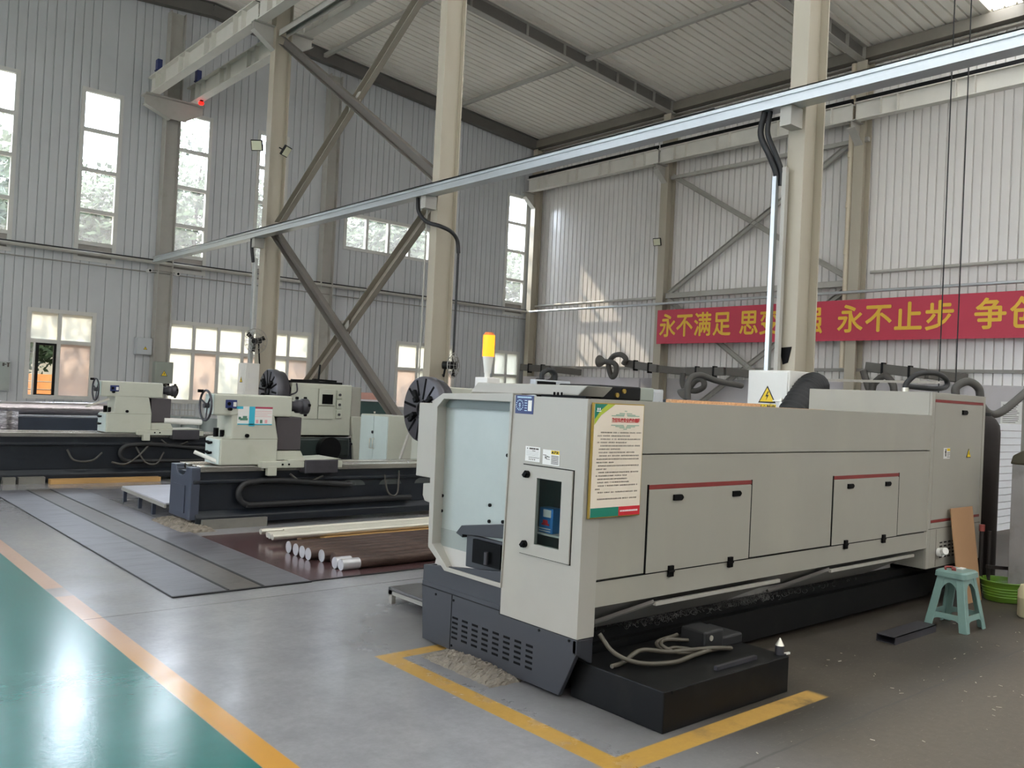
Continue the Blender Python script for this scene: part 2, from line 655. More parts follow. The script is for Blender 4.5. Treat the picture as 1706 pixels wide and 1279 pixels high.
def roof_z(x):
    return 12.47 + (24.5 - max(x, 10.3)) * .08 - max(0, 10.3 - x) * .08


fl = MB()
fl.box(-9, WX, -9, WY, -.2, 0)
f = fl.build('floor', floor_material())
# the floor material reads world metres
me = f.data
for p in me.vertices:
    p.co += f.location
f.location = (0, 0, 0)
struct(f)


def grooves(a, b, pitch, w, d, skip=()):
    out = [(a, 0)]
    k = a + pitch
    while k < b - .05:
        if all(abs(k - e) > .05 for e in skip):
            out += [(k - w, 0), (k - w * .4, d), (k + w * .4, d), (k + w, 0)]
        k += pitch
    out += [(e, 0) for e in skip if a < e < b] + [(b, 0)]
    return sorted(out)


def minus(z0, z1, cuts):
    segs = [(z0, z1)]
    for c0, c1 in cuts:
        n = []
        for s0, s1 in segs:
            if c1 <= s0 or c0 >= s1:
                n.append((s0, s1))
                continue
            if c0 > s0:
                n.append((s0, c0))
            if c1 < s1:
                n.append((c1, s1))
        segs = n
    return segs


TALL = [(3.95, 5.03), (6.68, 7.78), (9.40, 10.50), (12.08, 13.15), (23.0, 24.1)]
HIGH = (15.45, 20.2, 6.6, 7.87)
LOW = [(5.58, 7.34), (9.47, 14.33), (17.9, 20.6), (22.6, 24.0)]
OPEN = [(a, b, 5.0, 10.0) for a, b in TALL] + [HIGH] + [(a, b, .93, 3.45) for a, b in LOW]

wb = MB()
edges = sorted({e for o in OPEN for e in o[:2]})
pts = grooves(-9, WX, .24, .016, .03, edges)
for (xa, da), (xb, db) in zip(pts, pts[1:]):
    if xb - xa < 1e-5:
        continue
    xm = (xa + xb) / 2
    for z0, z1 in minus(0, 20, [(o[2], o[3]) for o in OPEN if o[0] < xm < o[1]]):
        za, zb = min(z1, roof_z(xa) + .3), min(z1, roof_z(xb) + .3)
        wb._add([(xa, WY + da, z0), (xb, WY + db, z0), (xb, WY + db, zb), (xa, WY + da, za)], [(0, 1, 2, 3)])
# outer skin and reveals give the wall its thickness
xs = sorted(set([-9, WX + .2] + edges))
for xa, xb in zip(xs, xs[1:]):
    xm = (xa + xb) / 2
    for z0, z1 in minus(0, 20, [(o[2], o[3]) for o in OPEN if o[0] < xm < o[1]]):
        za, zb = min(z1, roof_z(xa) + .3), min(z1, roof_z(xb) + .3)
        wb._add([(xa, WY + .15, z0), (xb, WY + .15, z0), (xb, WY + .15, zb), (xa, WY + .15, za)], [(0, 1, 2, 3)])
for a, b, z0, z1 in OPEN:
    for q in ([(a, z0), (a, z1)], [(b, z0), (b, z1)], [(a, z0), (b, z0)], [(a, z1), (b, z1)]):
        (p0, q0), (p1, q1) = q
        wb._add([(p0, WY, q0), (p1, WY, q1), (p1, WY + .15, q1), (p0, WY + .15, q0)], [(0, 1, 2, 3)])
struct(wb.build('wall_back', SHEET))

wr = MB()
pts = grooves(-9, WY, .24, .024, .05)
for (ya, da), (yb, db) in zip(pts, pts[1:]):
    wr._add([(WX + da, ya, 2.5), (WX + db, yb, 2.5), (WX + db, yb, 12.9), (WX + da, ya, 12.9)], [(0, 1, 2, 3)])
wr.box(WX + .06, WX + .2, -9, WY + .15, 0, 12.9)
wro = struct(wr.build('wall_right', SHEETR))
lo = MB()
lo.box(WX - .03, WX + .05, -9, WY - .01, 0, 2.52)
struct(lo.build('trim_1', PM('lower_wall_plaster', '#bab7b8', .55, 0, .05, .8)))
lo = MB()
lo.box(WX - .1, WX + .02, -9, WY - .01, 2.84, 2.93)
struct(lo.build('trim_2', STEELD))

wf = MB()
wf.box(-9, WX + .2, -9.15, -9, 0, 6)
wf.box(-9, WX + .2, -9.15, -9, 9, 13)
for x in (-9, -2, 5, 12, 19):  # unseen wall; the gaps between these are added to light the machine front
    wf.box(x, x + 4.2, -9.15, -9, 6, 9)
struct(wf.build('wall_front', SHEET))
wl = MB()
wl.box(-9.15, -9, -9, WY, 0, 1.2)
wl.box(-9.15, -9, -9, WY, 8.2, 11.7)
for y in (-9, -3, 3, 9, 15, 21, 26):  # unseen wall; the openings between these piers are sized to light the hall
    wl.box(-9.15, -9, y, y + (4.6 if y < 26 else 1.4), 1.2, 8.2)
struct(wl.build('wall_left', SHEET))

# roof deck with ribs across the rafters, cut by two translucent strips
SKY = [(8.55, 9.35), (1.5, 2.3), (-5.2, -4.4)]  # only the first is in view, the others are added for top light
dk = MB()
pts = grooves(-9, WY + .15, .30, .030, .07, [e for q in SKY for e in q])
for (ya, da), (yb, db) in zip(pts, pts[1:]):
    ym = (ya + yb) / 2
    for x0, x1 in ((24.76, 24.3), (24.3, 10.3), (10.3, -9)):
        if any(a < ym < b for a, b in SKY) and x0 < 24.4:
            continue
        dk._add([(x0, ya, roof_z(x0) + da), (x1, ya, roof_z(x1) + da), (x1, yb, roof_z(x1) + db), (x0, yb, roof_z(x0) + db)], [(0, 1, 2, 3)])
for a, b in zip([-9.2] + [q[1] for q in sorted(SKY)], [q[0] for q in sorted(SKY)] + [WY + .3]):
    for x0, x1 in ((24.76, 10.3), (10.3, -9)):
        dk._add([(x0, a, roof_z(x0) + .15), (x1, a, roof_z(x1) + .15), (x1, b, roof_z(x1) + .15), (x0, b, roof_z(x0) + .15)], [(0, 1, 2, 3)])
struct(dk.build('ceiling', DECK))
for a, b in SKY:
    k = MB()
    for x0, x1 in ((24.3, 10.3), (10.3, -9)):
        k._add([(x0, a - .05, roof_z(x0) + .06), (x1, a - .05, roof_z(x1) + .06), (x1, b + .05, roof_z(x1) + .06), (x0, b + .05, roof_z(x0) + .06)], [(0, 1, 2, 3)])
    struct(k.build('ceiling_skylight', SKYL))


def ibeam(mb, p0, p1, depth, width, tw=.014, tf=.022, upv=(0, 0, 1)):
    """p0,p1: centre of the underside"""
    p0, p1 = Vector(p0), Vector(p1)
    d = (p1 - p0).normalized()
    sd = d.cross(Vector(upv)).normalized()
    u = sd.cross(d).normalized()
    mb.bar(p0 + u * tf / 2, p1 + u * tf / 2, width, tf, upv)
    mb.bar(p0 + u * (depth - tf / 2), p1 + u * (depth - tf / 2), width, tf, upv)
    mb.bar(p0 + u * depth / 2, p1 + u * depth / 2, tw, depth - 2 * tf, upv)
    return mb


UP_ = Vector((0, 0, 1))
RAFT = PM('rafter_shaded', '#66645f', .6, 0, .1, 1.2)  # shade of the recessed webs painted in as a darker steel
# rafters
for i, (y, lab) in enumerate(((27.22, 'roof rafter running along the top of the window wall'),
                              (20.02, 'roof rafter landing on the banner wall column left of the banner'),
                              (12.85, 'roof rafter landing on the banner wall above the drain pipe'),
                              (5.6, 'roof rafter over the long cream lathe'))):
    t = thing('roof_rafter', lab, 'roof beam', (17.4, y, 12.3), 'roof rafters', 'thing')
    zr = 12.02 + 14.2 * .08
    web, fla = MB(), MB()
    for p0, p1 in (((24.5, y, 12.02), (10.3, y, zr)), ((10.3, y, zr), (-8.9, y, zr - 19.2 * .08))):
        p0, p1 = Vector(p0), Vector(p1)
        web.bar(p0 + UP_ * .22, p1 + UP_ * .22, .014, .40)
        for h_ in (.011, .43):
            fla.bar(p0 + UP_ * h_, p1 + UP_ * h_, .24, .022)
    web.build('web', RAFT, t)
    fla.build('flange', RAFT if i == 0 else STEEL, t)
    if i:
        for x in (24.2, 23.2, 22.2, 21.3, 20.3, 18.8, 17.2, 15.0):
            z = 12.02 + (24.5 - x) * .08
            sb = MB()
            sb.plate([(x, y - .115, z + .03), (x, y - .115, z + .41), (x, y - .012, z + .41), (x, y - .012, z + .03)], (1, 0, 0), .012)
            sb.build('stiffener', STEEL, t)
# ties between rafters
for x, z in ((19.75, 12.62), (14.2, 13.02)):
    for j, (ya, yb) in enumerate(((27.1, 20.15), (19.9, 12.97), (12.7, 5.7))):
        mb = MB()
        mb.box(x - .06, x + .06, ya, yb, z - .03, z + .1)
        tag(mb.build('roof_tie', STEEL), '%s roof tie %s' % ('outer' if x > 16 else 'inner',
            ('between the window wall and the next rafter', 'between the two middle rafters', 'nearest the viewer over the machine')[j]), 'roof tie', 'roof ties', 'thing')
# eaves beam along the banner wall
mb = MB()
mb.box(24.25, WX, -9, WY - .1, 12.12, 12.44)
mb.box(24.38, WX, -9, WY - .1, 11.98, 12.03)
struct(mb.build('trim_3', PM('eaves_dark', '#7c776d', .6, 0, .1, 1.2)))  # eaves beam in a darker grey brown


# columns of the middle row and of the walls
def hcol(name, lab, x0, x1, y, hw, z1, group, z0=0, m=COLM):
    t = thing(name, lab, 'steel column', ((x0 + x1) / 2, y, z0), group, 'thing')
    mb = MB()
    mb.box(x0, x0 + .022, y - hw, y + hw, z0, z1)
    mb.box(x1 - .022, x1, y - hw, y + hw, z0, z1)
    mb.box(x0 + .022, x1 - .022, y - .008, y + .008, z0, z1)
    mb.build('shaft', m, t)
    if z0 == 0:
        b = MB()
        b.box(x0 - .08, x1 + .08, y - hw - .08, y + hw + .08, 0, .03)
        b.build('base_plate', STEELD, t)
    return t


CX0, CX1 = 8.80, 9.22
mid = 'columns of the middle row'
c1 = hcol('steel_column', 'tall steel column behind the long cream lathe carrying a white electric box', CX0, CX1, 5.42, .105, 13.1, mid)
c2 = hcol('steel_column', 'tall steel column rising behind the big black faceplate, right end of the cross bracing', CX0, CX1, 12.49, .10, 13.1, mid)
c3 = hcol('steel_column', 'steel column with wall fan and two floodlights, left end of the cross bracing', CX0, CX1, 19.42, .13, 13.1, mid)
hcol('steel_column', 'steel column on the window wall under the crane beam ends', 8.95, 9.4, 27.2, .18, 12.9, 'columns on the window wall', m=STEEL)
hcol('steel_column', 'steel column on the window wall left of the wide high window', 14.45, 14.9, 27.2, .18, 12.5, 'columns on the window wall', m=STEEL)
hcol('steel_column', 'corner column where the window wall meets the banner wall', 24.05, 24.45, 27.0, .13, 11.98, 'columns on the banner wall')
hcol('steel_column', 'banner wall column at the left end of the banner with a small floodlight', 24.06, 24.5, 20.02, .16, 11.98, 'columns on the banner wall')
hcol('steel_column', 'banner wall column beside the beige drain pipe', 24.06, 24.5, 12.75, .16, 11.98, 'columns on the banner wall')
hcol('steel_column', 'banner wall column behind the right edge of the view', 24.06, 24.5, 5.6, .16, 11.98, 'columns on the banner wall')


# crane runway beams
def runway(lab, x, ya, yb, zb=10.1, h=.52, w=.26, n=4, side=-1):
    t = thing('crane_beam', lab, 'crane beam', (x, (ya + yb) / 2, zb), 'crane runway beams', 'thing')
    mb = MB()
    ibeam(mb, (x, ya, zb), (x, yb, zb), h, w)
    mb.build('girder', CRANE, t)
    r = MB()
    r.box(x - .035, x + .035, ya, yb, zb + h, zb + h + (.15 if x > 20 else .07))
    r.build('rail', BLACK, t)
    L = abs(yb - ya)
    for k in range(n):
        for q in (0, .22):
            y = min(ya, yb) + L * (k + .62) / n - q * 2.2
            if min(ya, yb) + .1 < y < max(ya, yb) - .1:
                s = MB()
                s.box(x + side * .007, x + side * w / 2, y - .008, y + .008, zb + .022, zb + h - .022)
                s.build('stiffener', CRANE, t)
    return t


runway('crane beam left of the middle column row, span against the window wall', 8.45, 26.95, 19.55)
runway('crane beam left of the middle column row, next span towards the viewer', 8.45, 19.45, 12.55)
runway('crane beam left of the middle column row, span over the viewer', 8.45, 12.45, 5.0)
runway('crane beam right of the middle column row, span against the window wall', 9.62, 26.95, 19.55)
runway('crane beam right of the middle column row, next span towards the viewer', 9.62, 19.45, 12.55)
runway('crane beam right of the middle column row, span over the viewer', 9.62, 12.45, 5.0)
runway('crane beam on the banner wall, span beside the corner', 23.72, 26.95, 20.07)
runway('crane beam on the banner wall, middle span above the wall bracing', 23.72, 19.97, 12.8)
runway('crane beam on the banner wall, span nearest the right edge', 23.72, 12.7, 4.5)

# brackets that carry the crane beams (parts of the columns)
BR = 'crane bracket'
for par, y, w in ((c3, 19.42, .2), (c2, 12.49, .2), (c1, 5.42, .2)):
    for a, b in ((CX0, 8.28), (CX1, 9.79)):
        mb = MB()
        mb.prism([(a, 10.1), (b, 10.1), (b, 9.9), (a, 9.55)], 'y', y - .008, y + .008)
        mb.prism([(a, 10.1), (b, 10.1), (b, 10.08), (a, 10.08)], 'y', y - w / 2, y + w / 2)
        mb.prism([(a, 9.55), (b, 9.9), (b, 9.88), (a, 9.53)], 'y', y - w / 2, y + w / 2)
        mb.build('bracket', STEEL, par)
for o in [q for q in COL.objects if q.name.startswith('steel_column') and q.parent is None]:
    x, y = o.location.x, o.location.y
    if x > 20:
        mb = MB()
        mb.prism([(24.06, 10.1), (23.55, 10.1), (23.55, 9.9), (24.06, 9.5)], 'y', y - .008, y + .008)
        mb.prism([(24.06, 10.1), (23.55, 10.1), (23.55, 10.075), (24.06, 10.075)], 'y', y - .12, y + .12)
        mb.prism([(23.55, 9.9), (24.06, 9.5), (24.06, 9.475), (23.55, 9.875)], 'y', y - .12, y + .12)
        mb.build('bracket', STEEL, o)
    elif y > 27 and x < 10:
        mb = MB()
        mb.prism([(8.2, 10.1), (9.95, 10.1), (9.95, 9.85), (9.4, 9.5), (8.95, 9.5), (8.2, 9.8)], 'y', 26.75, 26.78)
        mb.prism([(8.2, 10.1), (9.95, 10.1), (9.95, 10.06), (8.2, 10.06)], 'y', 26.6, 27.1)
        mb.prism([(8.2, 9.8), (8.95, 9.5), (8.95, 9.46), (8.2, 9.76)], 'y', 26.66, 26.9)
        mb.build('bracket', STEEL, o)
# dark buffers at the beam ends and the red crane lamp
for x, lab in ((8.45, 'black rubber buffer on the end of the left crane beam'), (9.62, 'black rubber buffer on the end of the right crane beam')):
    mb = MB()
    mb.box(x - .07, x + .07, 26.3, 26.5, 10.7, 11.05)
    mb.box(x - .1, x + .1, 26.32, 26.48, 10.7, 10.74)
    tag(mb.build('end_buffer', NAVY, bev=.01), lab, 'buffer', 'crane end buffers')
t = thing('crane_lamp', 'small glowing red lamp under the end of the crane beam', 'lamp', (9.66, 26.15, 9.98), kind='thing')
mb = MB()
mb.box(9.62, 9.70, 26.1, 26.2, 10.05, 10.1)
mb.build('mount', BLACK, t)
mb = MB()
mb.lathe([(.001, 0), (.06, .01), (.085, .05), (.07, .09), (.001, .1)], (9.66, 26.15, 9.96), n=16)
mb.build('lens', REDL, t)


# cross bracing between the middle columns
def channel(name, lab, p0, p1, w, h, mat, group, upv=(1, 0, 0)):
    p0, p1 = Vector(p0), Vector(p1)
    mb = MB()
    d = (p1 - p0).normalized()
    sd = d.cross(Vector(upv)).normalized()
    mb.bar(p0, p1, .012, h, sd if abs(sd.z) > .2 else upv)
    u = Vector(upv).normalized()
    # web across, two flanges
    mb = MB()
    mb.bar(p0, p1, w, .014, upv)
    for q in (-1, 1):
        mb.bar(p0 + sd * q * (w / 2 - .007) - u * h / 2, p1 + sd * q * (w / 2 - .007) - u * h / 2, .014, h, upv)
    return tag(mb.build(name, mat), lab, 'brace', group, 'thing')


XB = 8.98
g = 'cross braces between the middle columns'
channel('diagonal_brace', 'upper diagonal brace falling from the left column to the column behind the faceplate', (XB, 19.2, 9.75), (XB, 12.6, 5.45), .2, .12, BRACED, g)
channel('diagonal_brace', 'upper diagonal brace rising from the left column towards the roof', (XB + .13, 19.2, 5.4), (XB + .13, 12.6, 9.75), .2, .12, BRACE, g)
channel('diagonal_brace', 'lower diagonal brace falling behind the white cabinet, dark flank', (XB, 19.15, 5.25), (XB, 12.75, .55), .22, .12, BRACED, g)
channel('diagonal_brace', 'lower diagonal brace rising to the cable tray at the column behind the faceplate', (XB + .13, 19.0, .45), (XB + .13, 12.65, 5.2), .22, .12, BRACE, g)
for y, z in ((15.9, 7.6), (15.9, 2.87)):
    mb = MB()
    mb.plate([(XB + .07, y - .22, z - .16), (XB + .07, y + .22, z - .16), (XB + .07, y + .22, z + .16), (XB + .07, y - .22, z + .16)], (1, 0, 0), .012)
    tag(mb.build('gusset_plate', STEEL), 'gusset plate where the %s diagonal braces cross' % ('upper' if z > 5 else 'lower'), 'gusset plate', 'brace gussets', 'thing')
channel('strut', 'horizontal steel strut joining the middle columns below the crane beams', (XB, 19.3, 10.02), (XB, 12.6, 10.02), .2, .14, STEEL, None, (0, 0, 1))

# bracing and girts on the banner wall
g = 'braces on the banner wall'
for p0, p1, lab in (((24.3, 19.8, 9.75), (24.3, 13.0, 5.6), 'banner wall brace falling from left to right above the banner'),
                    ((24.36, 19.8, 5.55), (24.36, 13.0, 9.75), 'banner wall brace rising from left to right above the banner'),
                    ((24.3, 19.8, 5.35), (24.3, 13.0, .6), 'banner wall brace falling behind the banner'),
                    ((24.36, 13.0, 5.35), (24.36, 19.8, .6), 'banner wall brace rising behind the banner')):
    channel('diagonal_brace', lab, p0, p1, .16, .1, STEEL, g)
for ya, yb, lab in ((19.85, 12.95, 'horizontal wall girt above the left half of the banner'),):
    mb = MB()
    mb.box(24.2, 24.34, yb, ya, 5.38, 5.52)
    mb.box(24.18, 24.36, yb, ya, 5.52, 5.54)
    mb.box(24.18, 24.36, yb, ya, 5.36, 5.38)
    tag(mb.build('wall_girt', STEEL), lab, 'girt', None, 'thing')
mb = MB()
mb.box(24.2, 24.34, 12.55, 19.85, 9.62, 9.74)
tag(mb.build('wall_girt', STEEL), 'horizontal wall girt just below the banner wall crane beam', 'girt', None, 'thing')
mb = MB()
mb.cyl((24.4, 12.4, 5.75), (24.4, -4, 5.75), .05)
tag(mb.build('pipe', STEEL), 'dusty steel pipe on the wall right of the drain pipe', 'pipe')
mb = MB()
mb.cyl((24.35, 26.9, 5.42), (24.35, 20.2, 5.42), .05)
tag(mb.build('pipe', STEEL), 'steel pipe on the wall between the corner and the banner', 'pipe')
mb = MB()
mb.cyl((23.95, 26.8, 5.14), (23.95, -2, 5.14), .045)
tag(mb.build('conduit', GALV), 'long bright conduit running just above the banner', 'conduit')
t = thing('drain_pipe', 'beige plastic drain pipe standing beside the banner wall column', 'pipe', (24.2, 13.05, 2.93))
mb = MB()
mb.cyl((24.2, 13.05, 2.93), (24.2, 13.05, 12.0), .09)
mb.build('tube', DRAIN, t)
for z in (4.0, 6.3, 7.7, 9.2):
    mb = MB()
    mb.cyl((24.2, 13.05, z), (24.2, 13.05, z + .18), .105)
    mb.build('coupling', DRAIN, t)

# banner
t = thing('banner', 'long red banner with yellow lettering on the right wall', 'banner', (24.0, 12, 3.73))
mb = MB()
mb.box(23.99, 24.01, -1.5, 20.0, 3.72, 4.92)
mb.build('cloth', BANNER, t)
zz = 4.30
for s, y in (('永', 19.52), ('不', 18.78), ('满', 18.02), ('足', 17.24), ('思', 16.20), ('变', 15.45), ('图', 14.72), ('强', 13.98),
             ('永', 12.75), ('不', 11.90), ('止', 11.05), ('步', 10.20), ('争', 8.92), ('创', 8.05), ('一', 7.2), ('流', 6.4)):
    text('lettering', s, (23.985, y, zz), UY, UZ, .86, GOLD, t, fat=.017, depth=.003, align='CENTER', sx=.86 if y > 13 else .95)

# ---------------------------------------------------------------- windows
wi = 0


def window(a, b, z0, z1, vbars, hbars, pane, low=False):
    global wi
    wi += 1
    t = bpy.data.objects.new('window_%d' % wi, None)
    COL.objects.link(t)
    t.location = ((a + b) / 2, WY, z0)
    OFF[t.name] = Vector(t.location)
    struct(t)
    fr = MB()
    e = .085
    y0, y1 = WY - .03, WY + .12
    fr.box(a - .03, a + e, y0, y1, z0 - .03, z1 + .03)
    fr.box(b - e, b + .03, y0, y1, z0 - .03, z1 + .03)
    fr.box(a + e, b - e, y0, y1, z0 - .03, z0 + e)
    fr.box(a + e, b - e, y0, y1, z1 - e, z1 + .03)
    for x in vbars:
        fr.box(x - .05, x + .05, y0 + .01, y1, z0 + e, z1 - e)
    for z in hbars:
        fr.box(a + e, b - e, y0 + .012, y1 - .01, z - .055, z + .055)
    fr.build('frame', FRAME, t)
    xs = [a + e] + list(vbars) + [b - e]
    zs = [z0 + e] + list(hbars) + [z1 - e]
    for i in range(len(xs) - 1):
        for k in range(len(zs) - 1):
            mat = pane(i, k) if callable(pane) else pane
            if mat is None:
                continue
            p = MB()
            p.box(xs[i], xs[i + 1], WY + .03, WY + .036, zs[k], zs[k + 1])
            p.build('pane', mat, t)
    return t


for a, b in TALL:
    window(a, b, 5.0, 10.0, [], [5.5, 6.45, 7.65, 8.82], lambda i, k: CLEAR if k else VENT)
window(*HIGH, [HIGH[0] + .93 * k for k in range(1, 5)], [], CLEAR)
w = window(5.58, 7.34, .93, 3.45, [6.40], [2.55], lambda i, k: None if (i, k) == (0, 0) else (FROST if k else BLIND))
sash = MB()                                       # dark sash of the opened casement
for q in ((5.82, 5.90, .98, 2.50), (6.28, 6.38, .98, 2.50), (5.90, 6.28, .98, 1.04), (5.90, 6.28, 2.43, 2.50)):
    sash.box(q[0], q[1], WY + .0, WY + .06, q[2], q[3])
sash.build('sash', BLACK, w)
sash = MB()
for q in ((5.64, 5.67), (5.76, 5.80)):
    sash.box(q[0], q[1], WY - .02, WY + .05, .98, 2.50)
sash.build('sash', FRAME, w)
p = MB()
p.box(5.67, 5.76, WY + .01, WY + .016, 1.0, 2.48)
p.build('pane', CLEAR, w)
window(9.47, 14.33, .93, 3.45, [10.28, 11.08, 11.90, 12.72, 13.52], [2.55], lambda i, k: FROST if k or i % 2 == 0 else BLIND)
window(17.9, 20.6, .93, 3.45, [18.85, 19.75], [2.45], lambda i, k: FROST if k or i % 2 else BLIND)
window(22.6, 24.0, .93, 3.45, [23.3], [2.45], FROST)

# ---------------------------------------------------------------- pipes, cable tray, lamps on walls and columns
mb = MB()
mb.cyl((-2, 27.1, 5.16), (24.3, 27.1, 5.16), .055)
tag(mb.build('pipe', STEEL), 'long pale pipe along the window wall across the tall windows', 'pipe')
mb = MB()
mb.cyl((-2, 27.2, 4.86), (24.3, 27.2, 4.86), .018)
tag(mb.build('pipe', STEELD), 'thin pipe below the long pale pipe on the window wall', 'pipe')
mb = MB()
mb.cyl((-2, 27.12, 5.235), (24.3, 27.12, 5.235), .022)
tag(mb.build('power_cable', BLACKR), 'black cable lying on the long pale wall pipe', 'cable')

t = thing('cable_tray', 'long galvanised cable tray hung on the column row across the hall', 'cable tray', (8.62, 13, 5.03))
mb = MB()
mb.box(8.52, 8.75, -3, 26.2, 5.055, 5.19)
mb.box(8.50, 8.52, -3, 26.2, 5.04, 5.095)
mb.box(8.50, 8.52, -3, 26.2, 5.15, 5.205)
mb.box(8.50, 8.77, -3, 26.2, 5.19, 5.205)
mb.build('trunking', GALV, t)
for y in (5.42, 12.49, 19.42):
    mb = MB()
    mb.box(8.56, 8.80, y - .07, y + .07, 4.83, 5.055)
    mb.build('bracket', STEEL, t)
mb = MB()
mb.tube([(8.56, 6.4, 5.23), (8.56, 9, 5.225), (8.56, 12, 5.23), (8.56, 16, 5.225), (8.56, 21, 5.24)], .012, 6)
mb.build('cable', BLACKR, t)
# drops from the tray
mb = MB()
mb.tube([(8.60, 5.72, 5.05), (8.60, 5.76, 4.8), (8.64, 5.66, 4.55), (8.70, 5.60, 4.35), (8.72, 5.60, 4.2)], .035)
mb.tube([(8.62, 5.66, 5.05), (8.62, 5.68, 4.8), (8.66, 5.59, 4.55), (8.72, 5.54, 4.35), (8.73, 5.54, 4.2)], .03)
tag(mb.build('cable_drop', BLACKR), 'pair of black cables dropping from the tray beside the electric box column', 'cable')
mb = MB()
mb.box(8.66, 8.72, 5.57, 5.62, 2.06, 4.3)
tag(mb.build('trunking', GALV), 'bright vertical trunking rising from the large electric box', 'trunking')
mb = MB()
mb.box(8.70, 8.76, 5.47, 5.52, 2.06, 4.4)
tag(mb.build('trunking', STEEL), 'second vertical trunking, nearer the column with the large electric box', 'trunking')
mb = MB()
mb.tube([(8.62, 12.75, 5.05), (8.62, 12.70, 4.8), (8.7, 12.55, 4.62), (8.78, 12.25, 4.52), (8.98, 12.2, 4.45), (9.12, 12.2, 4.32), (9.16, 12.2, 4.1)], .035)
tag(mb.build('cable_drop', BLACKR), 'thick black hose curving from the tray across the column behind the faceplate', 'cable')
mb = MB()
mb.cyl((9.16, 12.2, 4.15), (9.16, 12.2, 2.3), .02)
tag(mb.build('conduit', BLACKR), 'thin dark conduit below the curved hose, down the column behind the faceplate', 'conduit')
mb = MB()
mb.cyl((8.74, 12.62, 4.95), (8.74, 12.62, 0.0), .013)
tag(mb.build('conduit', STEEL), 'thin pale conduit down the left side of the column behind the faceplate', 'conduit')
mb = MB()
mb.tube([(8.62, 19.62, 5.05), (8.63, 19.62, 4.8), (8.66, 19.58, 4.5)], .04)
tag(mb.build('cable_drop', BLACKR), 'black hose dropping from the tray beside the fan column', 'cable')
mb = MB()
mb.box(8.68, 8.76, 19.55, 19.66, 2.1, 4.6)
tag(mb.build('trunking', GALV), 'bright vertical trunking down the fan column', 'trunking')
# two crane ropes in front of the banner
for y, lab in ((7.02, 'left of the two thin black ropes hanging in front of the banner'), (6.72, 'right of the two thin black ropes hanging in front of the banner')):
    mb = MB()
    mb.cyl((16.6, y, 1.9), (16.6, y, 12.9), .012, n=8)
    tag(mb.build('rope', BLACKR), lab, 'rope', 'crane pendant ropes')


def floodlight(pos, dirv, lab, s=.13):
    p, d = Vector(pos), Vector(dirv).normalized()
    t = thing('floodlight', lab, 'floodlight', tuple(p), 'floodlights')
    sd = d.cross(Vector((0, 0, 1))).normalized()
    u = sd.cross(d)
    mb = MB()
    mb.bar(p - d * .035, p + d * .02, s * 2, s * 1.8)
    mb.build('housing', BLACK, t, bev=.008)
    mb = MB()
    mb.bar(p + d * .02, p + d * .026, s * 1.7, s * 1.5)
    mb.build('lens', LENS, t)
    mb = MB()
    mb.bar(p - d * .03, p - d * .2 - u * .02, .03, .03)
    mb.build('bracket', BLACK, t)
    return t


floodlight((8.5, 19.35, 7.2), (-.6, -.6, -.35), 'floodlight on the left side of the fan column', .14)
floodlight((8.95, 18.75, 7.05), (.5, -.7, -.55), 'floodlight on the right side of the fan column', .14)
floodlight((23.9, 20.1, 7.36), (-.9, -.25, -.3), 'square floodlight on the banner wall column', .15)


def fan(pos, dirv, r, lab, arm):
    p, d = Vector(pos), Vector(dirv).normalized()
    t = thing('electric_fan', lab, 'fan', tuple(p), 'wall fans')
    a = d.cross(Vector((0, 0, 1))).normalized()
    b = a.cross(d)
    mb = MB()
    for rr, dz in ((r, 0), (r * .7, .05), (r * .4, .075), (r * .98, -.04), (r * .6, -.08)):
        pts = [p + d * dz + (a * math.cos(k * math.pi / 14) + b * math.sin(k * math.pi / 14)) * rr for k in range(29)]
        mb.tube(pts, .005, 5, False)
    for k in range(16):
        an = k * math.pi / 8
        q = a * math.cos(an) + b * math.sin(an)
        mb.tube([p + d * .085 + q * .05, p + d * .06 + q * r * .65, p + q * r, p - d * .08 + q * r * .55], .003, 4, False)
    mb.build('cage', STEELD, t)
    mb = MB()
    for k in range(3):
        an = k * 2.094 + 2.9
        q, w_ = a * math.cos(an) + b * math.sin(an), -a * math.sin(an) + b * math.cos(an)
        mb.plate([p + q * .05 - w_ * .03, p + q * r * .85 - w_ * .07 + d * .02, p + q * r * .9 + w_ * .03 - d * .01, p + q * .05 + w_ * .03], d, .006)
    mb.build('blades', BLACK, t)
    mb = MB()
    mb.cyl(p - d * .2, p + d * .05, .07)
    mb.build('motor', BLACK, t, bev=.01)
    mb = MB()
    mb.tube([p - d * .15, p - d * .18 - Vector((0, 0, .2)), Vector(arm)], .018, 8, False)
    mb.build('arm', BLACK, t)


fan((8.62, 19.15, 2.62), (-.75, -.55, -.1), .29, 'black wall fan on the column with the two floodlights', (8.82, 19.3, 2.1))
fan((9.12, 12.12, 2.12), (.55, -.8, 0), .22, 'small wall fan on the column behind the faceplate', (9.1, 12.4, 1.95))


def warn_tri(mb_y, mb_k, c, u, v, s):
    """yellow triangle with black rim and flash"""
    c, u, v = Vector(c), Vector(u), Vector(v)
    n = u.cross(v)
    h = s * .866
    mb_k.plate([c - u * s / 2 - v * h / 2, c + u * s / 2 - v * h / 2, c + v * h / 2], n, .002)
    k = .80
    cc = c - v * h * .02
    mb_y.plate([cc + n * .002 - u * s / 2 * k - v * h / 2 * k, cc + n * .002 + u * s / 2 * k - v * h / 2 * k, cc + n * .002 + v * h / 2 * k], n, .002)
    z = [(.04, .22), (-.09, -.04), (.0, -.04), (-.05, -.24), (.1, .04), (.01, .04), (.1, .22)]
    c2 = c - v * h * .08
    mb_k.plate([c2 + n * .004 + u * x * s + v * y * s for x, y in z], n, .0015)


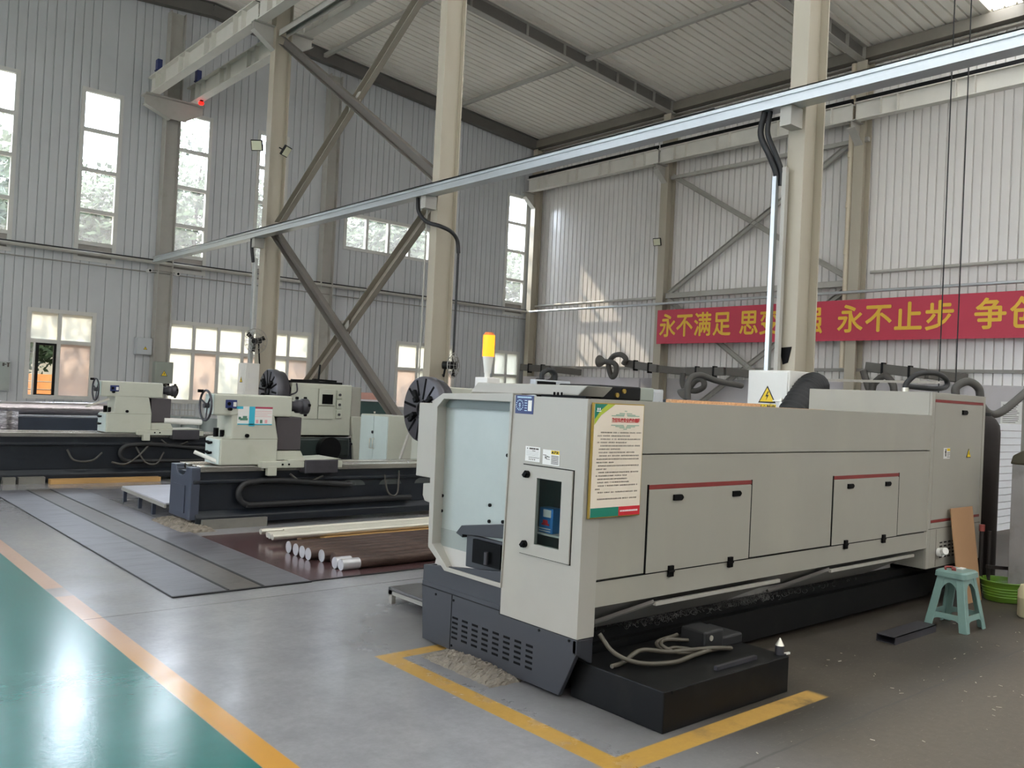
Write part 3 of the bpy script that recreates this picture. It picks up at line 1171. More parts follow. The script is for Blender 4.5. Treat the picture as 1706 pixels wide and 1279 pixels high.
def ebox(lab, x0, x1, y0, y1, z0, z1, face, mat, words=None, group=None, s=.12, off=(0, 0)):
    """wall box; face 'x' looks to -X, 'y' looks to -Y"""
    t = thing('electric_box', lab, 'electric box', ((x0 + x1) / 2, (y0 + y1) / 2, z0), group)
    mb = MB()
    mb.box(x0, x1, y0, y1, z0, z1)
    mb.build('case', mat, t, bev=.008)
    d = MB()
    e = .02
    if face == 'x':
        d.box(x0 - .012, x0, y0 + e, y1 - e, z0 + e, z1 - e)
        c, u = Vector((x0 - .013, (y0 + y1) / 2, (z0 + z1) / 2)), UY
    else:
        d.box(x0 + e, x1 - e, y0 - .012, y0, z0 + e, z1 - e)
        c, u = Vector(((x0 + x1) / 2, y0 - .013, (z0 + z1) / 2)), UX
    door = d.build('door', mat, t, bev=.004)
    c = c + u * off[0] + UZ * off[1]
    ky, kk = MB(), MB()
    warn_tri(ky, kk, c, u, UZ, s)
    if words:
        decal(ky, c - UZ * s * .66, u, UZ, [(-s * .52, s * .52, -s * .17, s * .17)])
    kk.build('sign_ink', INK, door)
    ky.build('warning_sign', YEL, door)
    if words:
        n = u.cross(UZ)
        text('lettering', words, c - UZ * s * .66 + n * .003, u, UZ, s * .25, INK, door, bold=.001, depth=.0006, align='CENTER')
    return t


b1 = ebox('large white electric box with a yellow warning triangle on the column behind the machine', 8.36, 8.78, 5.10, 5.62, 1.47, 2.06, 'x', WHITE, '当心触电', None, .22, (.0, .03))
mb = MB()
mb.box(8.335, 8.348, 5.17, 5.20, 1.66, 1.76)
mb.box(8.325, 8.348, 5.17, 5.28, 1.72, 1.735)
mb.build('handle', STEELB, b1, bev=.003)
mb = MB()
mb.box(8.46, 8.56, 5.088, 5.10, 1.68, 1.80)
mb.build('socket', PAPER, b1, bev=.004)
ebox('small pale electric box high on the window wall right of the open window', 8.47, 8.93, 27.15, 27.38, 2.34, 2.85, 'y', GREYBOX, None, None, .12, (.03, -.05))
ebox('grey electric box with warning triangle under the crane beam end column', 8.92, 9.46, 26.75, 27.0, 1.5, 2.15, 'y', GREENBOX, None, None, .2, (0, -.02))
ebox('pale electric box on the fan column', 8.45, 8.78, 19.2, 19.62, 1.33, 2.1, 'x', WHITE, None, None, .16, (0, 0))
mb = MB()
for z in (1.5, 1.75):
    mb.box(8.52, 8.68, 19.188, 19.2, z, z + .13)
o = [q for q in COL.objects if q.name.startswith('electric_box') and q.parent is None][-1]
mb.build('socket', PAPER, o)

# whiteboard
t = thing('whiteboard', 'small whiteboard on the window wall at the left edge', 'whiteboard', (4.6, 27.35, 1.08))
mb = MB()
mb.box(4.0, 5.22, 27.33, 27.38, 1.08, 1.92)
mb.build('frame', GREYBOX, t, bev=.02)
mb = MB()
mb.box(4.03, 5.19, 27.325, 27.331, 1.11, 1.89)
mb.build('board', LINER, t)
mb = MB()
decal(mb, (5.0, 27.324, 1.78), UX, UZ, [(0, .05, 0, .09), (.02, .1, .04, .06), (.12, .16, -.02, .09), (.1, .18, .08, .1)])
mb.build('writing', INKG, t)

# ---------------------------------------------------------------- the long cream lathe with its enclosure
MX0, MX1, MY0, MY1 = 3.37, 8.75, 3.264, 4.72
mach = thing('enclosed_lathe', 'long cream enclosed lathe on a dark grey base filling the right half of the view', 'lathe', (6.0, 4.0, 0))

# dark base: end panel with cut corner, tray, black bed foot
mb = MB()
mb.prism([(MY0, .27), (3.383, .02), (4.68, .02), (4.71, .35), (4.71, .40), (3.91, .40), (3.91, .349), (MY0, .349)], 'x', MX0, MX0 + .03)
mb.prism([(3.90, .385), (4.71, .385), (4.71, .50), (3.90, .60)], 'x', MX0 + .004, MX0 + .03)
mb.box(MX0 + .03, 4.2, 4.68, 4.71, .1, .50)
mb.prism([(MX0 + .0, .27), (MX0 + .0, .345), (3.50, .345), (3.50, .20)], 'y', MY0 + .002, MY0 + .03)
mb.box(MX0 + .03, 3.8, 3.9, 4.70, .33, .36)
base = mb.build('base', BASE, mach, bev=.004)
mb = MB()
mb.box(MX0 + .03, 8.5, 3.46, 4.65, .03, .30)
mb.box(MX0 + .05, 8.5, 3.52, 4.6, .0, .05)
mb.box(MX0 + .05, 8.0, 3.40, 3.47, .04, .245)         # front of the chip trough
mb.build('bed_foot', BLACK, mach)
mb = MB()
mb.box(MX0 - .002, MX0 + .001, 4.375, 4.381, .02, .37)
mb.box(MX0 - .002, MX0 + .001, 3.91, 4.71, .366, .371)
mb.box(MX0 - .002, MX0 + .001, MY0, 3.91, .3485, .3525)
mb.build('panel_seam', BLACK, mach)
for k in range(8):
    mb = MB()
    for q in range(5):
        yc, zc = 4.335 - k * .1, .228 - q * .031
        mb.box(MX0 - .002, MX0 + .004, yc - .028, yc + .028, zc - .0065, zc + .0065)
    mb.build('louvre', PLASTB, base)
for y, z in ((4.55, .335), (4.36, .335), (3.56, .335), (4.36, .05), (3.32, .335)):
    mb = MB()
    mb.cyl((MX0 - .004, y, z), (MX0 + .004, y, z), .008, n=10)
    mb.build('screw', PLASTB, base)

# end wall of the enclosure
mb = MB()
x0_, x1_ = MX0, MX0 + .012
o_ = [(MY0, .352), (3.905, .352), (3.905, 1.65), (MY0, 1.65)]
i_ = [(3.424, .81), (3.627, .81), (3.627, 1.186), (3.424, 1.186)]
mb._add([(x, y, z) for x in (x0_, x1_) for y, z in o_ + i_],
        [f_ for i in range(4) for j in [(i + 1) % 4] for f_ in ((i, j, 4 + j, 4 + i), (8 + i, 12 + i, 12 + j, 8 + j), (i, 8 + i, 8 + j, j), (4 + i, 4 + j, 12 + j, 12 + i))])
mb.box(MX0 + .012, MX0 + .131, MY0, MY0 + .02, .352, 1.65)
mb.box(MX0 + .012, MX0 + .13, MY0 + .02, 3.90, .352, .362)
mb.box(MX0 + .012, MX0 + .13, 3.895, 3.905, .362, 1.65)
endp = mb.build('end_cover', CREAM, mach)
# long front: upper strip, main skin, lower rim
mb = MB()
mb.box(MX0 + .13, 7.60, MY0, MY0 + .04, 1.352, 1.65)
mb.box(MX0 + .13, 7.60, MY0 + .003, MY0 + .04, .66, 1.343)
mb.box(MX0 + .13, 7.60, MY0, MY0 + .04, .51, .652)
mb.box(MX0 + .13, 7.60, MY0 + .035, MY0 + .06, .52, 1.64)
mb.build('front_skin', CREAM2, mach)
mb = MB()
mb.box(MX0 + .12, 7.6, MY0 + .01, MY0 + .5, 1.634, 1.652)
mb.box(4.15, 7.6, MY0 + .45, MY1 - .02, 1.60, 1.63)
mb.build('top_plate', CREAM, mach)
# access doors on the front
for x0, x1, hs in ((3.905, 4.95, (4.13, 4.73)), (6.0, 7.045, (6.20, 6.80))):
    mb = MB()
    mb.box(x0 + .008, x1 - .008, MY0 - .004, MY0 + .004, .656, 1.138)
    dr = mb.build('access_door', CREAM2, mach, bev=.002)
    mb = MB()
    mb.box(x0, x1, MY0 - .001, MY0 + .005, 1.142, 1.168)
    mb.build('red_strip', RED, dr)
    mb = MB()
    mb.box(x0 - .006, x0 + .006, MY0 - .001, MY0 + .004, .652, 1.17)
    mb.box(x1 - .006, x1 + .006, MY0 - .001, MY0 + .004, .652, 1.17)
    mb.box(MX0 + .13 if x0 < 5 else x0 - .9, x1 + .5, MY0 - .001, MY0 + .003, .649, .655)
    mb.build('door_gap', PLASTB, dr)
    for hx in hs:
        mb = MB()
        mb.prism([(hx, 1.07), (hx + .075, 1.07), (hx + .09, 1.083), (hx + .09, 1.092), (hx + .075, 1.105), (hx, 1.105)], 'y', MY0 - .016, MY0)
        mb.build('latch', PLASTB, dr, bev=.002)
        mb = MB()
        mb.box(hx - .02, hx + .025, MY0 - .018, MY0, .652, .684)
        mb.box(hx - .02, hx + .025, MY0 - .018, MY0, .618, .648)
        mb.cyl((hx - .025, MY0 - .012, .650), (hx + .03, MY0 - .012, .650), .008, n=10)
        mb.build('hinge', PLASTB, dr, bev=.002)

# sloping chip guards under the rim, flaps with bright edges
mb = MB()
mb._add([(3.50, MY0 + .02, .512), (7.55, MY0 + .02, .512), (7.55, MY0 + .30, .33), (3.50, MY0 + .30, .33)], [(0, 1, 2, 3)])
mb.box(3.50, 7.55, MY0 + .28, MY0 + .31, .30, .345)
mb.build('chip_guard', STEELD, mach)
for x0, x1 in ((4.02, 5.34), (6.02, 7.38)):
    mb = MB()
    y0, z0, y1, z1 = MY0 + .02, .475, MY0 + .26, .315
    mb.plate([(x0, y0, z0), (x1, y0, z0), (x1 - .35, y1, z1), (x0 - .42, y1, z1)], (0, -.55, -.83), .012)
    fp = mb.build('chute_flap', STEELD, mach)
    mb = MB()
    mb.bar((x0, y0 - .01, z0 - .008), (x1, y0 - .01, z0 - .008), .02, .022)
    mb.build('edge_strip', CREAM, fp)
    mb = MB()
    mb.bar((x0, y0, z0), (x0 - .42, y1, z1), .04, .02, (0, -.55, -.83))
    mb.build('side_lip', BRACED, fp)
# metal shavings lying in the trough
mb = MB()
for k in range(420):
    cx = rnd.choice((rnd.gauss(4.35, .35), rnd.gauss(5.6, .5), rnd.gauss(5.25, .15)))
    cx = min(7.2, max(3.6, cx))
    c = Vector((cx, rnd.uniform(3.42, 3.53), .29 + rnd.uniform(0, .02)))
    a0, r0_ = rnd.uniform(0, 6.3), rnd.uniform(.006, .02)
    ax = Vector((rnd.uniform(-1, 1), rnd.uniform(-1, 1), rnd.uniform(-.3, .6))).normalized()
    p_, q_ = ax.orthogonal().normalized(), None
    q_ = ax.cross(p_)
    pts = [c + (p_ * math.cos(a0 + i * .9) + q_ * math.sin(a0 + i * .9)) * r0_ + ax * (i * .004) for i in range(6)]
    mb.tube(pts, .0012, 3, False)
sh = mb.build('metal_shavings', PM('shavings', '#8a8a88', .4, .8, .2), mach)
sh['kind'] = 'stuff'

# small window door in the end cover
mb = MB()
for q in ((3.338, 3.343, .738, 1.257), (3.752, 3.757, .738, 1.257), (3.338, 3.757, .738, .743), (3.338, 3.757, 1.252, 1.257)):
    mb.box(MX0 - .003, MX0, *q)
mb.build('door_gap', PLASTB, endp)
dr = MB()
dr.box(MX0 - .012, MX0, 3.343, 3.424, .743, 1.252)
dr.box(MX0 - .012, MX0, 3.627, 3.752, .743, 1.252)
dr.box(MX0 - .012, MX0, 3.424, 3.627, .743, .81)
dr.box(MX0 - .012, MX0, 3.424, 3.627, 1.186, 1.252)
dr = dr.build('window_door', CREAM, mach)
mb = MB()
mb.box(MX0 - .009, MX0 - .006, 3.424, 3.627, .81, 1.186)
mb.build('window_pane', DKGLASS, dr)
mb = MB()
mb.box(MX0 + .22, MX0 + .23, 3.34, 3.88, .66, 1.30)
mb.box(MX0 + .013, MX0 + .23, 3.33, 3.34, .66, 1.30)
mb.box(MX0 + .013, MX0 + .23, 3.88, 3.89, .66, 1.30)
mb.box(MX0 + .013, MX0 + .23, 3.33, 3.89, .65, .66)
mb.box(MX0 + .013, MX0 + .23, 3.33, 3.89, 1.30, 1.31)
mb.build('cabinet_lining', PM('dim_recess', '#5a5e5d', .5, 0, .1), mach)
mb = MB()
mb.box(MX0 + .06, MX0 + .218, 3.345, 3.875, .856, .866)
mb.build('shelf', STEEL, mach)
for y, z in ((3.705, 1.20), (3.700, .80)):
    k = MB()
    k.cyl((MX0 - .012, y, z), (MX0 - .03, y, z), .021, n=14)
    k.bar((MX0 - .035, y + .012, z - .012), (MX0 - .035, y - .012, z + .016), .022, .016, (1, 0, 0))
    k.build('knob', PLASTB, dr, bev=.002)
t = thing('oil_can', 'blue and white oil can behind the small window of the lathe end cover', 'can', (MX0 + .115, 3.63, .866))
mb = MB()
mb.box(MX0 + .08, MX0 + .15, 3.575, 3.69, .866, 1.01)
mb.build('body', PM('can_blue', '#2d6fae', .4, 0, .1), t, bev=.004)
cq = (MX0 + .079, 3.69, .866)
mb = MB()
decal(mb, cq, UY, UZ, [(.035, .10, .092, .135)])
mb.build('label_top', PAPER, t)
mb = MB()
decal(mb, cq, UY, UZ, [(.035, .075, .05, .075), (.025, .088, .045, .055)], .002)
mb.build('red_mark', REDINK, t)
mb = MB()
decal(mb, cq, UY, UZ, [(.005, .1, .022, .028), (.005, .1, .009, .014)])
mb.build('stripe', PAPER, t)

# open end bay with its chamfered frame
mb = MB()
out = [(3.87, 1.663), (4.568, 1.641), (4.684, 1.586), (4.651, .628), (4.463, .505), (3.90, .505)]
inn = [(3.885, 1.61), (4.555, 1.605), (4.622, 1.55), (4.608, .655), (4.435, .53), (3.905, .53)]
n_ = len(out)
for dpt, ring in ((0, None),):
    v = [(MX0 - .01, y, z) for y, z in out] + [(MX0 - .01, y, z) for y, z in inn] + [(MX0 + .06, y, z) for y, z in out] + [(MX0 + .066, y, z) for y, z in inn]
    fs = []
    for i in range(n_):
        j = (i + 1) % n_
        fs += [(i, j, n_ + j, n_ + i), (2 * n_ + i, 2 * n_ + j, j, i), (n_ + i, n_ + j, 3 * n_ + j, 3 * n_ + i), (3 * n_ + i, 3 * n_ + j, 2 * n_ + j, 2 * n_ + i)]
    mb._add(v, fs)
frm = mb.build('bay_frame', CREAM, mach, bev=.004)
mb = MB()
mb.box(3.435, 3.445, 3.87, 4.64, .50, 1.62)                 # back sheet
bl = mb.build('bay_liner', LINER, mach)
LSH = PM('liner_dark_strip', '#5f6864', .4, .2, .08)  # dark strips along the top and right of the liner
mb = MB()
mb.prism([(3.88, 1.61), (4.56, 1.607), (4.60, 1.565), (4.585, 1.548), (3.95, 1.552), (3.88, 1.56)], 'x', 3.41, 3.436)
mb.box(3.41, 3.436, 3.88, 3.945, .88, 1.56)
mb.build('liner_dark_strip', LSH, bl)
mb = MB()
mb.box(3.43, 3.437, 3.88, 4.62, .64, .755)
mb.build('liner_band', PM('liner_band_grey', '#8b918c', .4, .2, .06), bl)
mb = MB()
mb.prism([(3.40, .52), (3.436, .66), (3.445, .66), (3.445, .52)], 'y', 3.90, 4.62)
mb.build('bay_sill', CREAM, mach)
for y, z in ((4.615, .965), (4.615, .865), (4.12, .965), (4.12, .865), (3.975, 1.285), (3.99, .88)):
    k = MB()
    k.cyl((3.425, y, z), (3.437, y, z), .011, n=10)
    k.build('bolt', PLASTB, bl)
# boxes on the far side of the bay
mb = MB()
mb.box(MX0 + .01, MX0 + .5, 4.69, 4.86, 1.075, 1.57)
mb.build('side_box', CREAM, mach, bev=.006)
mb = MB()
mb.prism([(4.66, .905), (4.76, .915), (4.785, .95), (4.785, 1.03), (4.66, 1.045)], 'x', MX0 + .02, MX0 + .3)
mb.build('side_box', CREAM, mach, bev=.006)
# back wall, rear roof
mb = MB()
mb.box(3.60, 8.6, 4.66, 4.70, .35, 1.60)
mb.build('rear_skin', CREAM, mach)
# bed end with dark slideway
mb = MB()
mb.prism([(4.40, .755), (4.345, .81), (4.0, .865), (3.93, .865), (3.93, .79), (4.33, .755), (4.33, .735)], 'x', MX0 + .02, 3.54)
mb.build('slideway_end', BASE, mach, bev=.004)
mb = MB()
mb.box(MX0 + .04, 3.52, 3.93, 4.31, .37, .76)
mb.build('bed_end', BASE, mach, bev=.006)
mb = MB()
mb.box(MX0 + .02, MX0 + .04, 3.95, 4.22, .60, .745)
mb.build('bed_recess', PLASTB, mach)
mb = MB()
mb.cyl((MX0 - .0, 4.06, .615), (MX0 + .0, 4.06, .69), .014, n=10)
mb.build('clamp_bolt', IRON, mach)

# raised roof hood at the end, dark mechanism behind it
mb = MB()
mb.prism([(4.37, 1.655), (4.30, 1.722), (3.33, 1.722), (3.40, 1.665)], 'x', MX0 + .06, MX0 + .27)
hood = mb.build('roof_hood', CREAM, mach, bev=.006)
mb = MB()
mb.box(MX0 + .02, MX0 + .06, 3.30, 3.66, 1.651, 1.664)
mb.build('roof_gap', PLASTB, mach)
for y in (3.50, 3.53, 3.56):
    k = MB()
    k.cyl((MX0 + .03, y, 1.66), (MX0 + .03, y, 1.68), .006, n=8)
    k.build('screw', PLASTB, mach)
mb = MB()
mb.box(3.66, 4.02, 3.45, 3.80, 1.652, 1.735)
mb.build('drive_unit', BLACK, mach, bev=.01)
mb = MB()
mb.box(4.02, 4.20, 3.50, 3.78, 1.652, 1.735)
mb.build('junction_box', GREENBOX, mach, bev=.008)
for x, z in ((3.86, 1.705), (3.80, 1.68)):
    k = MB()
    k.cyl((x, 3.44, z), (x, 3.45, z), .014, n=12)
    k.build('bolt', BRASS, mach)

# control cabinet at the far end
mb = MB()
mb.box(7.60, 8.75, MY0 + .02, 4.42, .33, 1.85)
mb.box(7.60, 7.66, MY0 - .004, MY0 + .02, .33, 1.85)
mb.box(8.70, 8.75, MY0 - .004, MY0 + .02, .33, 1.85)
mb.box(7.66, 8.70, MY0 - .004, MY0 + .02, 1.79, 1.85)
mb.box(7.66, 8.70, MY0 - .004, MY0 + .02, .33, .72)
cab = mb.build('control_cabinet', CREAM2, mach, bev=.004)
mb = MB()
mb.box(7.668, 8.692, MY0 - .002, MY0 + .018, .745, 1.765)
cd = mb.build('cabinet_door', CREAM2, mach, bev=.003)
for z0, z1 in ((1.767, 1.79), (.722, .745)):
    mb = MB()
    mb.box(7.66, 8.70, MY0 - .003, MY0 + .012, z0, z1)
    mb.build('red_strip', RED, cd)
for x, z in ((8.22, 1.69), (8.24, .80)):
    mb = MB()
    mb.prism([(x, z - .02), (x + .085, z - .02), (x + .105, z - .005), (x + .105, z + .005), (x + .085, z + .02), (x, z + .02)], 'y', MY0 - .018, MY0)
    mb.build('latch', PLASTB, cd, bev=.002)
mb = MB()
mb.box(7.62, 8.72, MY0 - .006, MY0, .668, .673)
mb.box(7.78, 7.783, MY0 - .006, MY0, .34, .66)
mb.build('panel_seam', INKG, cab)
for i in range(8):
    mb = MB()
    for k in range(5):
        mb.box(7.86 + i * .085, 7.91 + i * .085, MY0 - .006, MY0 - .002, .405 + k * .032, .416 + k * .032)
    mb.build('louvre', PLASTB, cab)
mb = MB()
mb.cyl((7.83, MY0 - .004, .46), (7.83, MY0 - .05, .46), .036, n=18)
mb.cyl((7.815, MY0 - .05, .475), (7.795, MY0 - .085, .485), .03, n=18)
mb.build('plug_socket', WHITE, cab, bev=.004)
k1, k2, k3 = MB(), MB(), MB()
decal(k1, (7.865, MY0 - .003, 1.275), UX, UZ, [(0, .13, 0, .095)])
decal(k2, (7.865, MY0 - .005, 1.275), UX, UZ, [(.065, .125, .068, .09)])
decal(k3, (7.865, MY0 - .006, 1.275), UX, UZ, [(.03, .045, .02, .085), (.02, .05, .055, .065), (.065, .12, .05, .055), (.065, .12, .037, .041), (.065, .11, .024, .028), (.065, .12, .011, .015)])
k1.build('caution_label', PAPER, cd)
k2.build('label_band', YEL, cd)
k3.build('label_ink', INK, cd)
ky, kk = MB(), MB()
warn_tri(ky, kk, (8.40, MY0 - .003, 1.32), UX, UZ, .095)
kk.build('sign_ink', INK, cd)
ky.build('warning_sign', YEL, cd)
mb = MB()
mb.tube([(7.82, 3.6, 1.85), (7.84, 3.6, 1.93), (7.95, 3.55, 2.02), (8.2, 3.5, 2.04), (8.42, 3.5, 2.00), (8.44, 3.5, 1.93), (8.25, 3.52, 1.90), (8.05, 3.7, 1.91)], .024)
mb.build('cable_loop', BLACKR, cab)
mb = MB()
mb.cyl((7.82, 3.6, 1.84), (7.82, 3.6, 1.89), .03)
mb.build('cable_gland', STEELB, cab)

# labels on the end cover
t = MB()
decal(t, (MX0 - .001, 3.853, 1.545), UY, UZ, [(0, .157, 0, .108)])
card = t.build('id_card', BLUE, endp)
t = MB()
decal(t, (MX0 - .003, 3.853, 1.545), UY, UZ, [(.113, .145, .018, .08)])
t.build('card_window', PAPER, card)
t = MB()
c0 = (MX0 - .0035, 3.853, 1.545)
rects = [(.018 + k * .0125, .027 + k * .0125, .092, .101) for k in range(10)]
rects += [(.083, .104, .018 + k * .0145, .022 + k * .0145) for k in range(5)]
decal(t, c0, UY, UZ, rects)
for k in range(14):
    a = k * math.tau / 14
    decal(t, c0, UY, UZ, [(.04 + .029 * math.cos(a) - .003, .04 + .029 * math.cos(a) + .003, .05 + .029 * math.sin(a) - .003, .05 + .029 * math.sin(a) + .003)])
decal(t, c0, UY, UZ, [(.034, .037, .042, .06), (.044, .047, .042, .06), (.036, .045, .058, .062), (.036, .045, .04, .044), (.03, .05, .03, .033)])
t.build('card_print', PM('print_pale_blue', '#b5d3e6', .5), card)
t = MB()
decal(t, (MX0 - .001, 3.745, 1.275), UY, UZ, [(0, .125, 0, .085)])
lb = t.build('rating_plate', PAPER, endp)
t = MB()
decal(t, (MX0 - .003, 3.745, 1.275), UY, UZ, [(.015, .02, .07, .077), (.035, .065, .069, .078), (.068, .085, .069, .078), (.09, .112, .069, .078), (.06, .085, .06, .063), (.03, .12, .021, .023), (.03, .12, .026, .027)] +
      [(.01, .115, .035 + k * .008, .0358 + k * .008) for k in range(4)] + [(.035 + k * .015, .04 + k * .015, .008, .015) for k in range(4)])
t.build('plate_print', INKG, lb)
t = MB()
decal(t, (MX0 - .001, 3.597, 1.268), UY, UZ, [(0, .137, 0, .085)])
lb = t.build('caution_label', PAPER, endp)
t = MB()
decal(t, (MX0 - .003, 3.597, 1.268), UY, UZ, [(.07, .135, .062, .083)])
yb_ = t.build('label_band', YEL, lb)
text('lettering', '▲注意', (MX0 - .005, 3.597 - .102, 1.268 + .0725), UY, UZ, .019, INK, lb, bold=.0006, depth=.0004, align='CENTER')
t = MB()
decal(t, (MX0 - .003, 3.597, 1.268), UY, UZ, [(.072, .13, .008 + k * .0085, .0115 + k * .0085) for k in range(6)] + [(.004, .03, .052, .055), (.02, .045, .045, .049), (.04, .06, .042, .046), (.03, .06, .03, .033), (.02, .035, .035, .042)])
t.build('label_ink', INKG, lb)

# instruction board screwed to the front corner
t = thing('instruction_board', 'portrait instruction board with red title and green corner on the lathe front', 'sign', (3.6, MY0 - .01, 1.007))
mb = MB()
mb.box(3.395, 3.812, MY0 - .022, MY0 - .006, 1.003, 1.632)
mb.build('edging', BRASS, t, bev=.002)
mb = MB()
mb.box(3.402, 3.805, MY0 - .024, MY0 - .008, 1.01, 1.626)
mb.build('panel', SIGNB, t)
Fy = MY0 - .025
O = Vector((3.402, Fy, 1.01))
WB, HB = .403, .616


def poly(name, pts, mat, lift=0):
    q = MB()
    q.plate([O + Vector((x, -lift, z)) for x, z in pts], (0, -1, 0), .0006)
    return q.build(name, mat, t)


poly('green_corner', [(0, HB), (0, HB - .085), (.045, HB - .035), (.10, HB)], SIGNT)
poly('lime_sweep', [(0, HB - .085), (0, HB - .115), (.05, HB - .062), (.16, HB), (.10, HB), (.045, HB - .035)], SIGNG)
poly('footer', [(0, 0), (.225, 0), (.225, .05), (0, .05)], SIGNT)
poly('footer_red', [(.225, 0), (WB, 0), (WB, .05), (.225, .05)], REDINK)
text('lettering', '数控车床安全操作规程', O + Vector((.255, -.001, HB - .088)), UX, UZ, .0255, REDINK, t, bold=.0007, depth=.0003, align='CENTER', sx=.92)
q = MB()
for k, (w_, z) in enumerate(((.008, .035), (.045, .048), (.07, .056), (.10, .062), (.10, .114), (.07, .121), (.04, .128), (.012, .136))):
    for sgn in (-1, 1):
        xa = .25 + sgn * w_ * .15
        decal(q, O, UX, UZ, [(min(xa, xa + sgn * w_), max(xa, xa + sgn * w_), HB - z - .002, HB - z + .002)])
q.build('title_ornament', PM('print_sage', '#86ab95', .5), t)
q = MB()
r2 = random.Random(3)
lines = [(.055, .99), (.03, .75), (.055, .98), (.03, .68), (.055, .98), (.045, .55), (.045, .86), (.05, .97), (.03, .98), (.03, .42), (.045, .97), (.03, .28),
         (.05, .97), (.03, .72), (.045, .74), (.045, .78), (.05, .96), (.03, .17), (.05, .96), (.03, .06), (.05, .96), (.03, .06)]
for i, (a, b) in enumerate(lines):
    z = HB - .158 - i * .0182
    x = a
    rects = []
    while x < b * WB * .96:
        w_ = r2.uniform(.0045, .0075)
        for sub in range(2):
            rects.append((x, x + w_ * r2.uniform(.6, 1), z + sub * .0035, z + sub * .0035 + r2.uniform(.0012, .0026)))
        rects.append((x + w_ * r2.uniform(.2, .5), x + w_ * r2.uniform(.5, .8), z - .001, z + .007))
        x += w_ + .0022
        if r2.random() < .07:
            x += .007
    decal(q, O, UX, UZ, rects, .0004)
q.build('small_print', INKG, t)
q = MB()
decal(q, O, UX, UZ, [(.018 + k * .016, .028 + k * .016, HB - .034, HB - .022) for k in range(2)] + [(.014, .05, HB - .042, HB - .037)], .001)
q.build('corner_print', WINK, t)
q = MB()
decal(q, O, UX, UZ, [(.238 + k * .0125, .247 + k * .0125, .021, .03) for k in range(12)], .001)
q.build('footer_print', WINK, t)

# ---------------------------------------------------------------- in front of and beside that lathe
t = thing('coolant_tank', 'black coolant tank on the floor in front of the cream lathe', 'tank', (4.03, 3.0, 0))
mb = MB()
mb.box(3.46, 4.60, 2.73, 3.38, 0, .21)
mb.build('tank', BLACK, t, bev=.006)
mb = MB()
mb.box(3.52, 3.64, 2.725, 2.735, .19, .205)
mb.build('lip', BLACK, t)
mb = MB()
mb.box(4.18, 4.36, 3.02, 3.2, .205, .335)
mb.box(4.38, 4.6, 3.05, 3.3, .205, .27)
pump = mb.build('pump', BLACKR, t, bev=.012)
mb = MB()
mb.cyl((4.235, 3.015, .295), (4.235, 3.025, .295), .016, n=14)
mb.build('bolt', STEELB, pump)
mb = MB()
mb.tube([(3.52, 3.24, .37), (3.56, 3.16, .28), (3.66, 3.06, .235), (3.85, 2.98, .23), (4.05, 3.0, .23), (4.2, 2.99, .24), (4.35, 3.0, .225)], .0125)
tag(mb.build('coolant_hose', HOSEB), 'beige hose sweeping from the lathe corner across the black tank', 'hose')
mb = MB()
mb.tube([(3.50, 3.12, .228), (3.62, 3.14, .228), (3.78, 3.16, .26), (3.95, 3.10, .24), (4.10, 3.04, .245), (4.22, 2.98, .25), (4.38, 2.98, .225)], .0125)
tag(mb.build('coolant_hose', HOSEB), 'beige hose with a metal end lying across the black tank', 'hose')
mb = MB()
mb.tube([(4.18, 3.14, .262), (4.05, 3.2, .27), (3.96, 3.16, .262), (4.0, 3.08, .235), (4.15, 3.05, .226), (4.10, 3.16, .226), (4.0, 3.18, .226), (4.02, 3.24, .25), (4.18, 3.22, .275)], .0115)
tag(mb.build('coolant_hose', HOSEB), 'beige hose looped in coils beside the pump', 'hose')
mb = MB()
mb.bar((3.98, 2.80, .222), (4.36, 2.80, .222), .022, .022)
tag(mb.build('square_tube', IRON), 'dark square tube lying along the edge of the black tank', 'steel tube')
t = thing('lathe_center', 'polished steel cone centre standing at the corner of the black tank', 'lathe centre', (4.575, 2.78, .21))
mb = MB()
mb.cyl((4.575, 2.78, .21), (4.575, 2.78, .262), .026)
mb.build('shank', IRON, t)
mb = MB()
mb.cyl((4.575, 2.78, .262), (4.575, 2.78, .305), .026, .003)
mb.build('cone', STEELB, t)
mb = MB()
mb.bar((4.61, 2.80, .195), (4.70, 2.79, .195), .012, .012)
tag(mb.build('white_rod', WHITE), 'short white rod jutting out by the steel cone', 'rod')
mb = MB()
mb.box(4.605, 4.635, 2.77, 2.80, 0, .205)
tag(mb.build('steel_strip', IRON), 'upright dark strip standing at the end of the black tank', 'steel strip')

mb = MB()
mb.prism([(2.845, 0), (2.985, 0), (2.985, .055), (2.98, .055), (2.98, .006), (2.85, .006), (2.85, .055), (2.845, .055)], 'x', 6.19, 6.86)
mb.prism([(2.845, .055), (2.985, .055), (2.985, .049), (2.845, .049)], 'x', 6.19, 6.86)
tag(mb.build('steel_channel', IRON), 'dark steel box section lying on the floor against the stool', 'steel section')

# stool
SXC, SYC = 7.16, 2.83


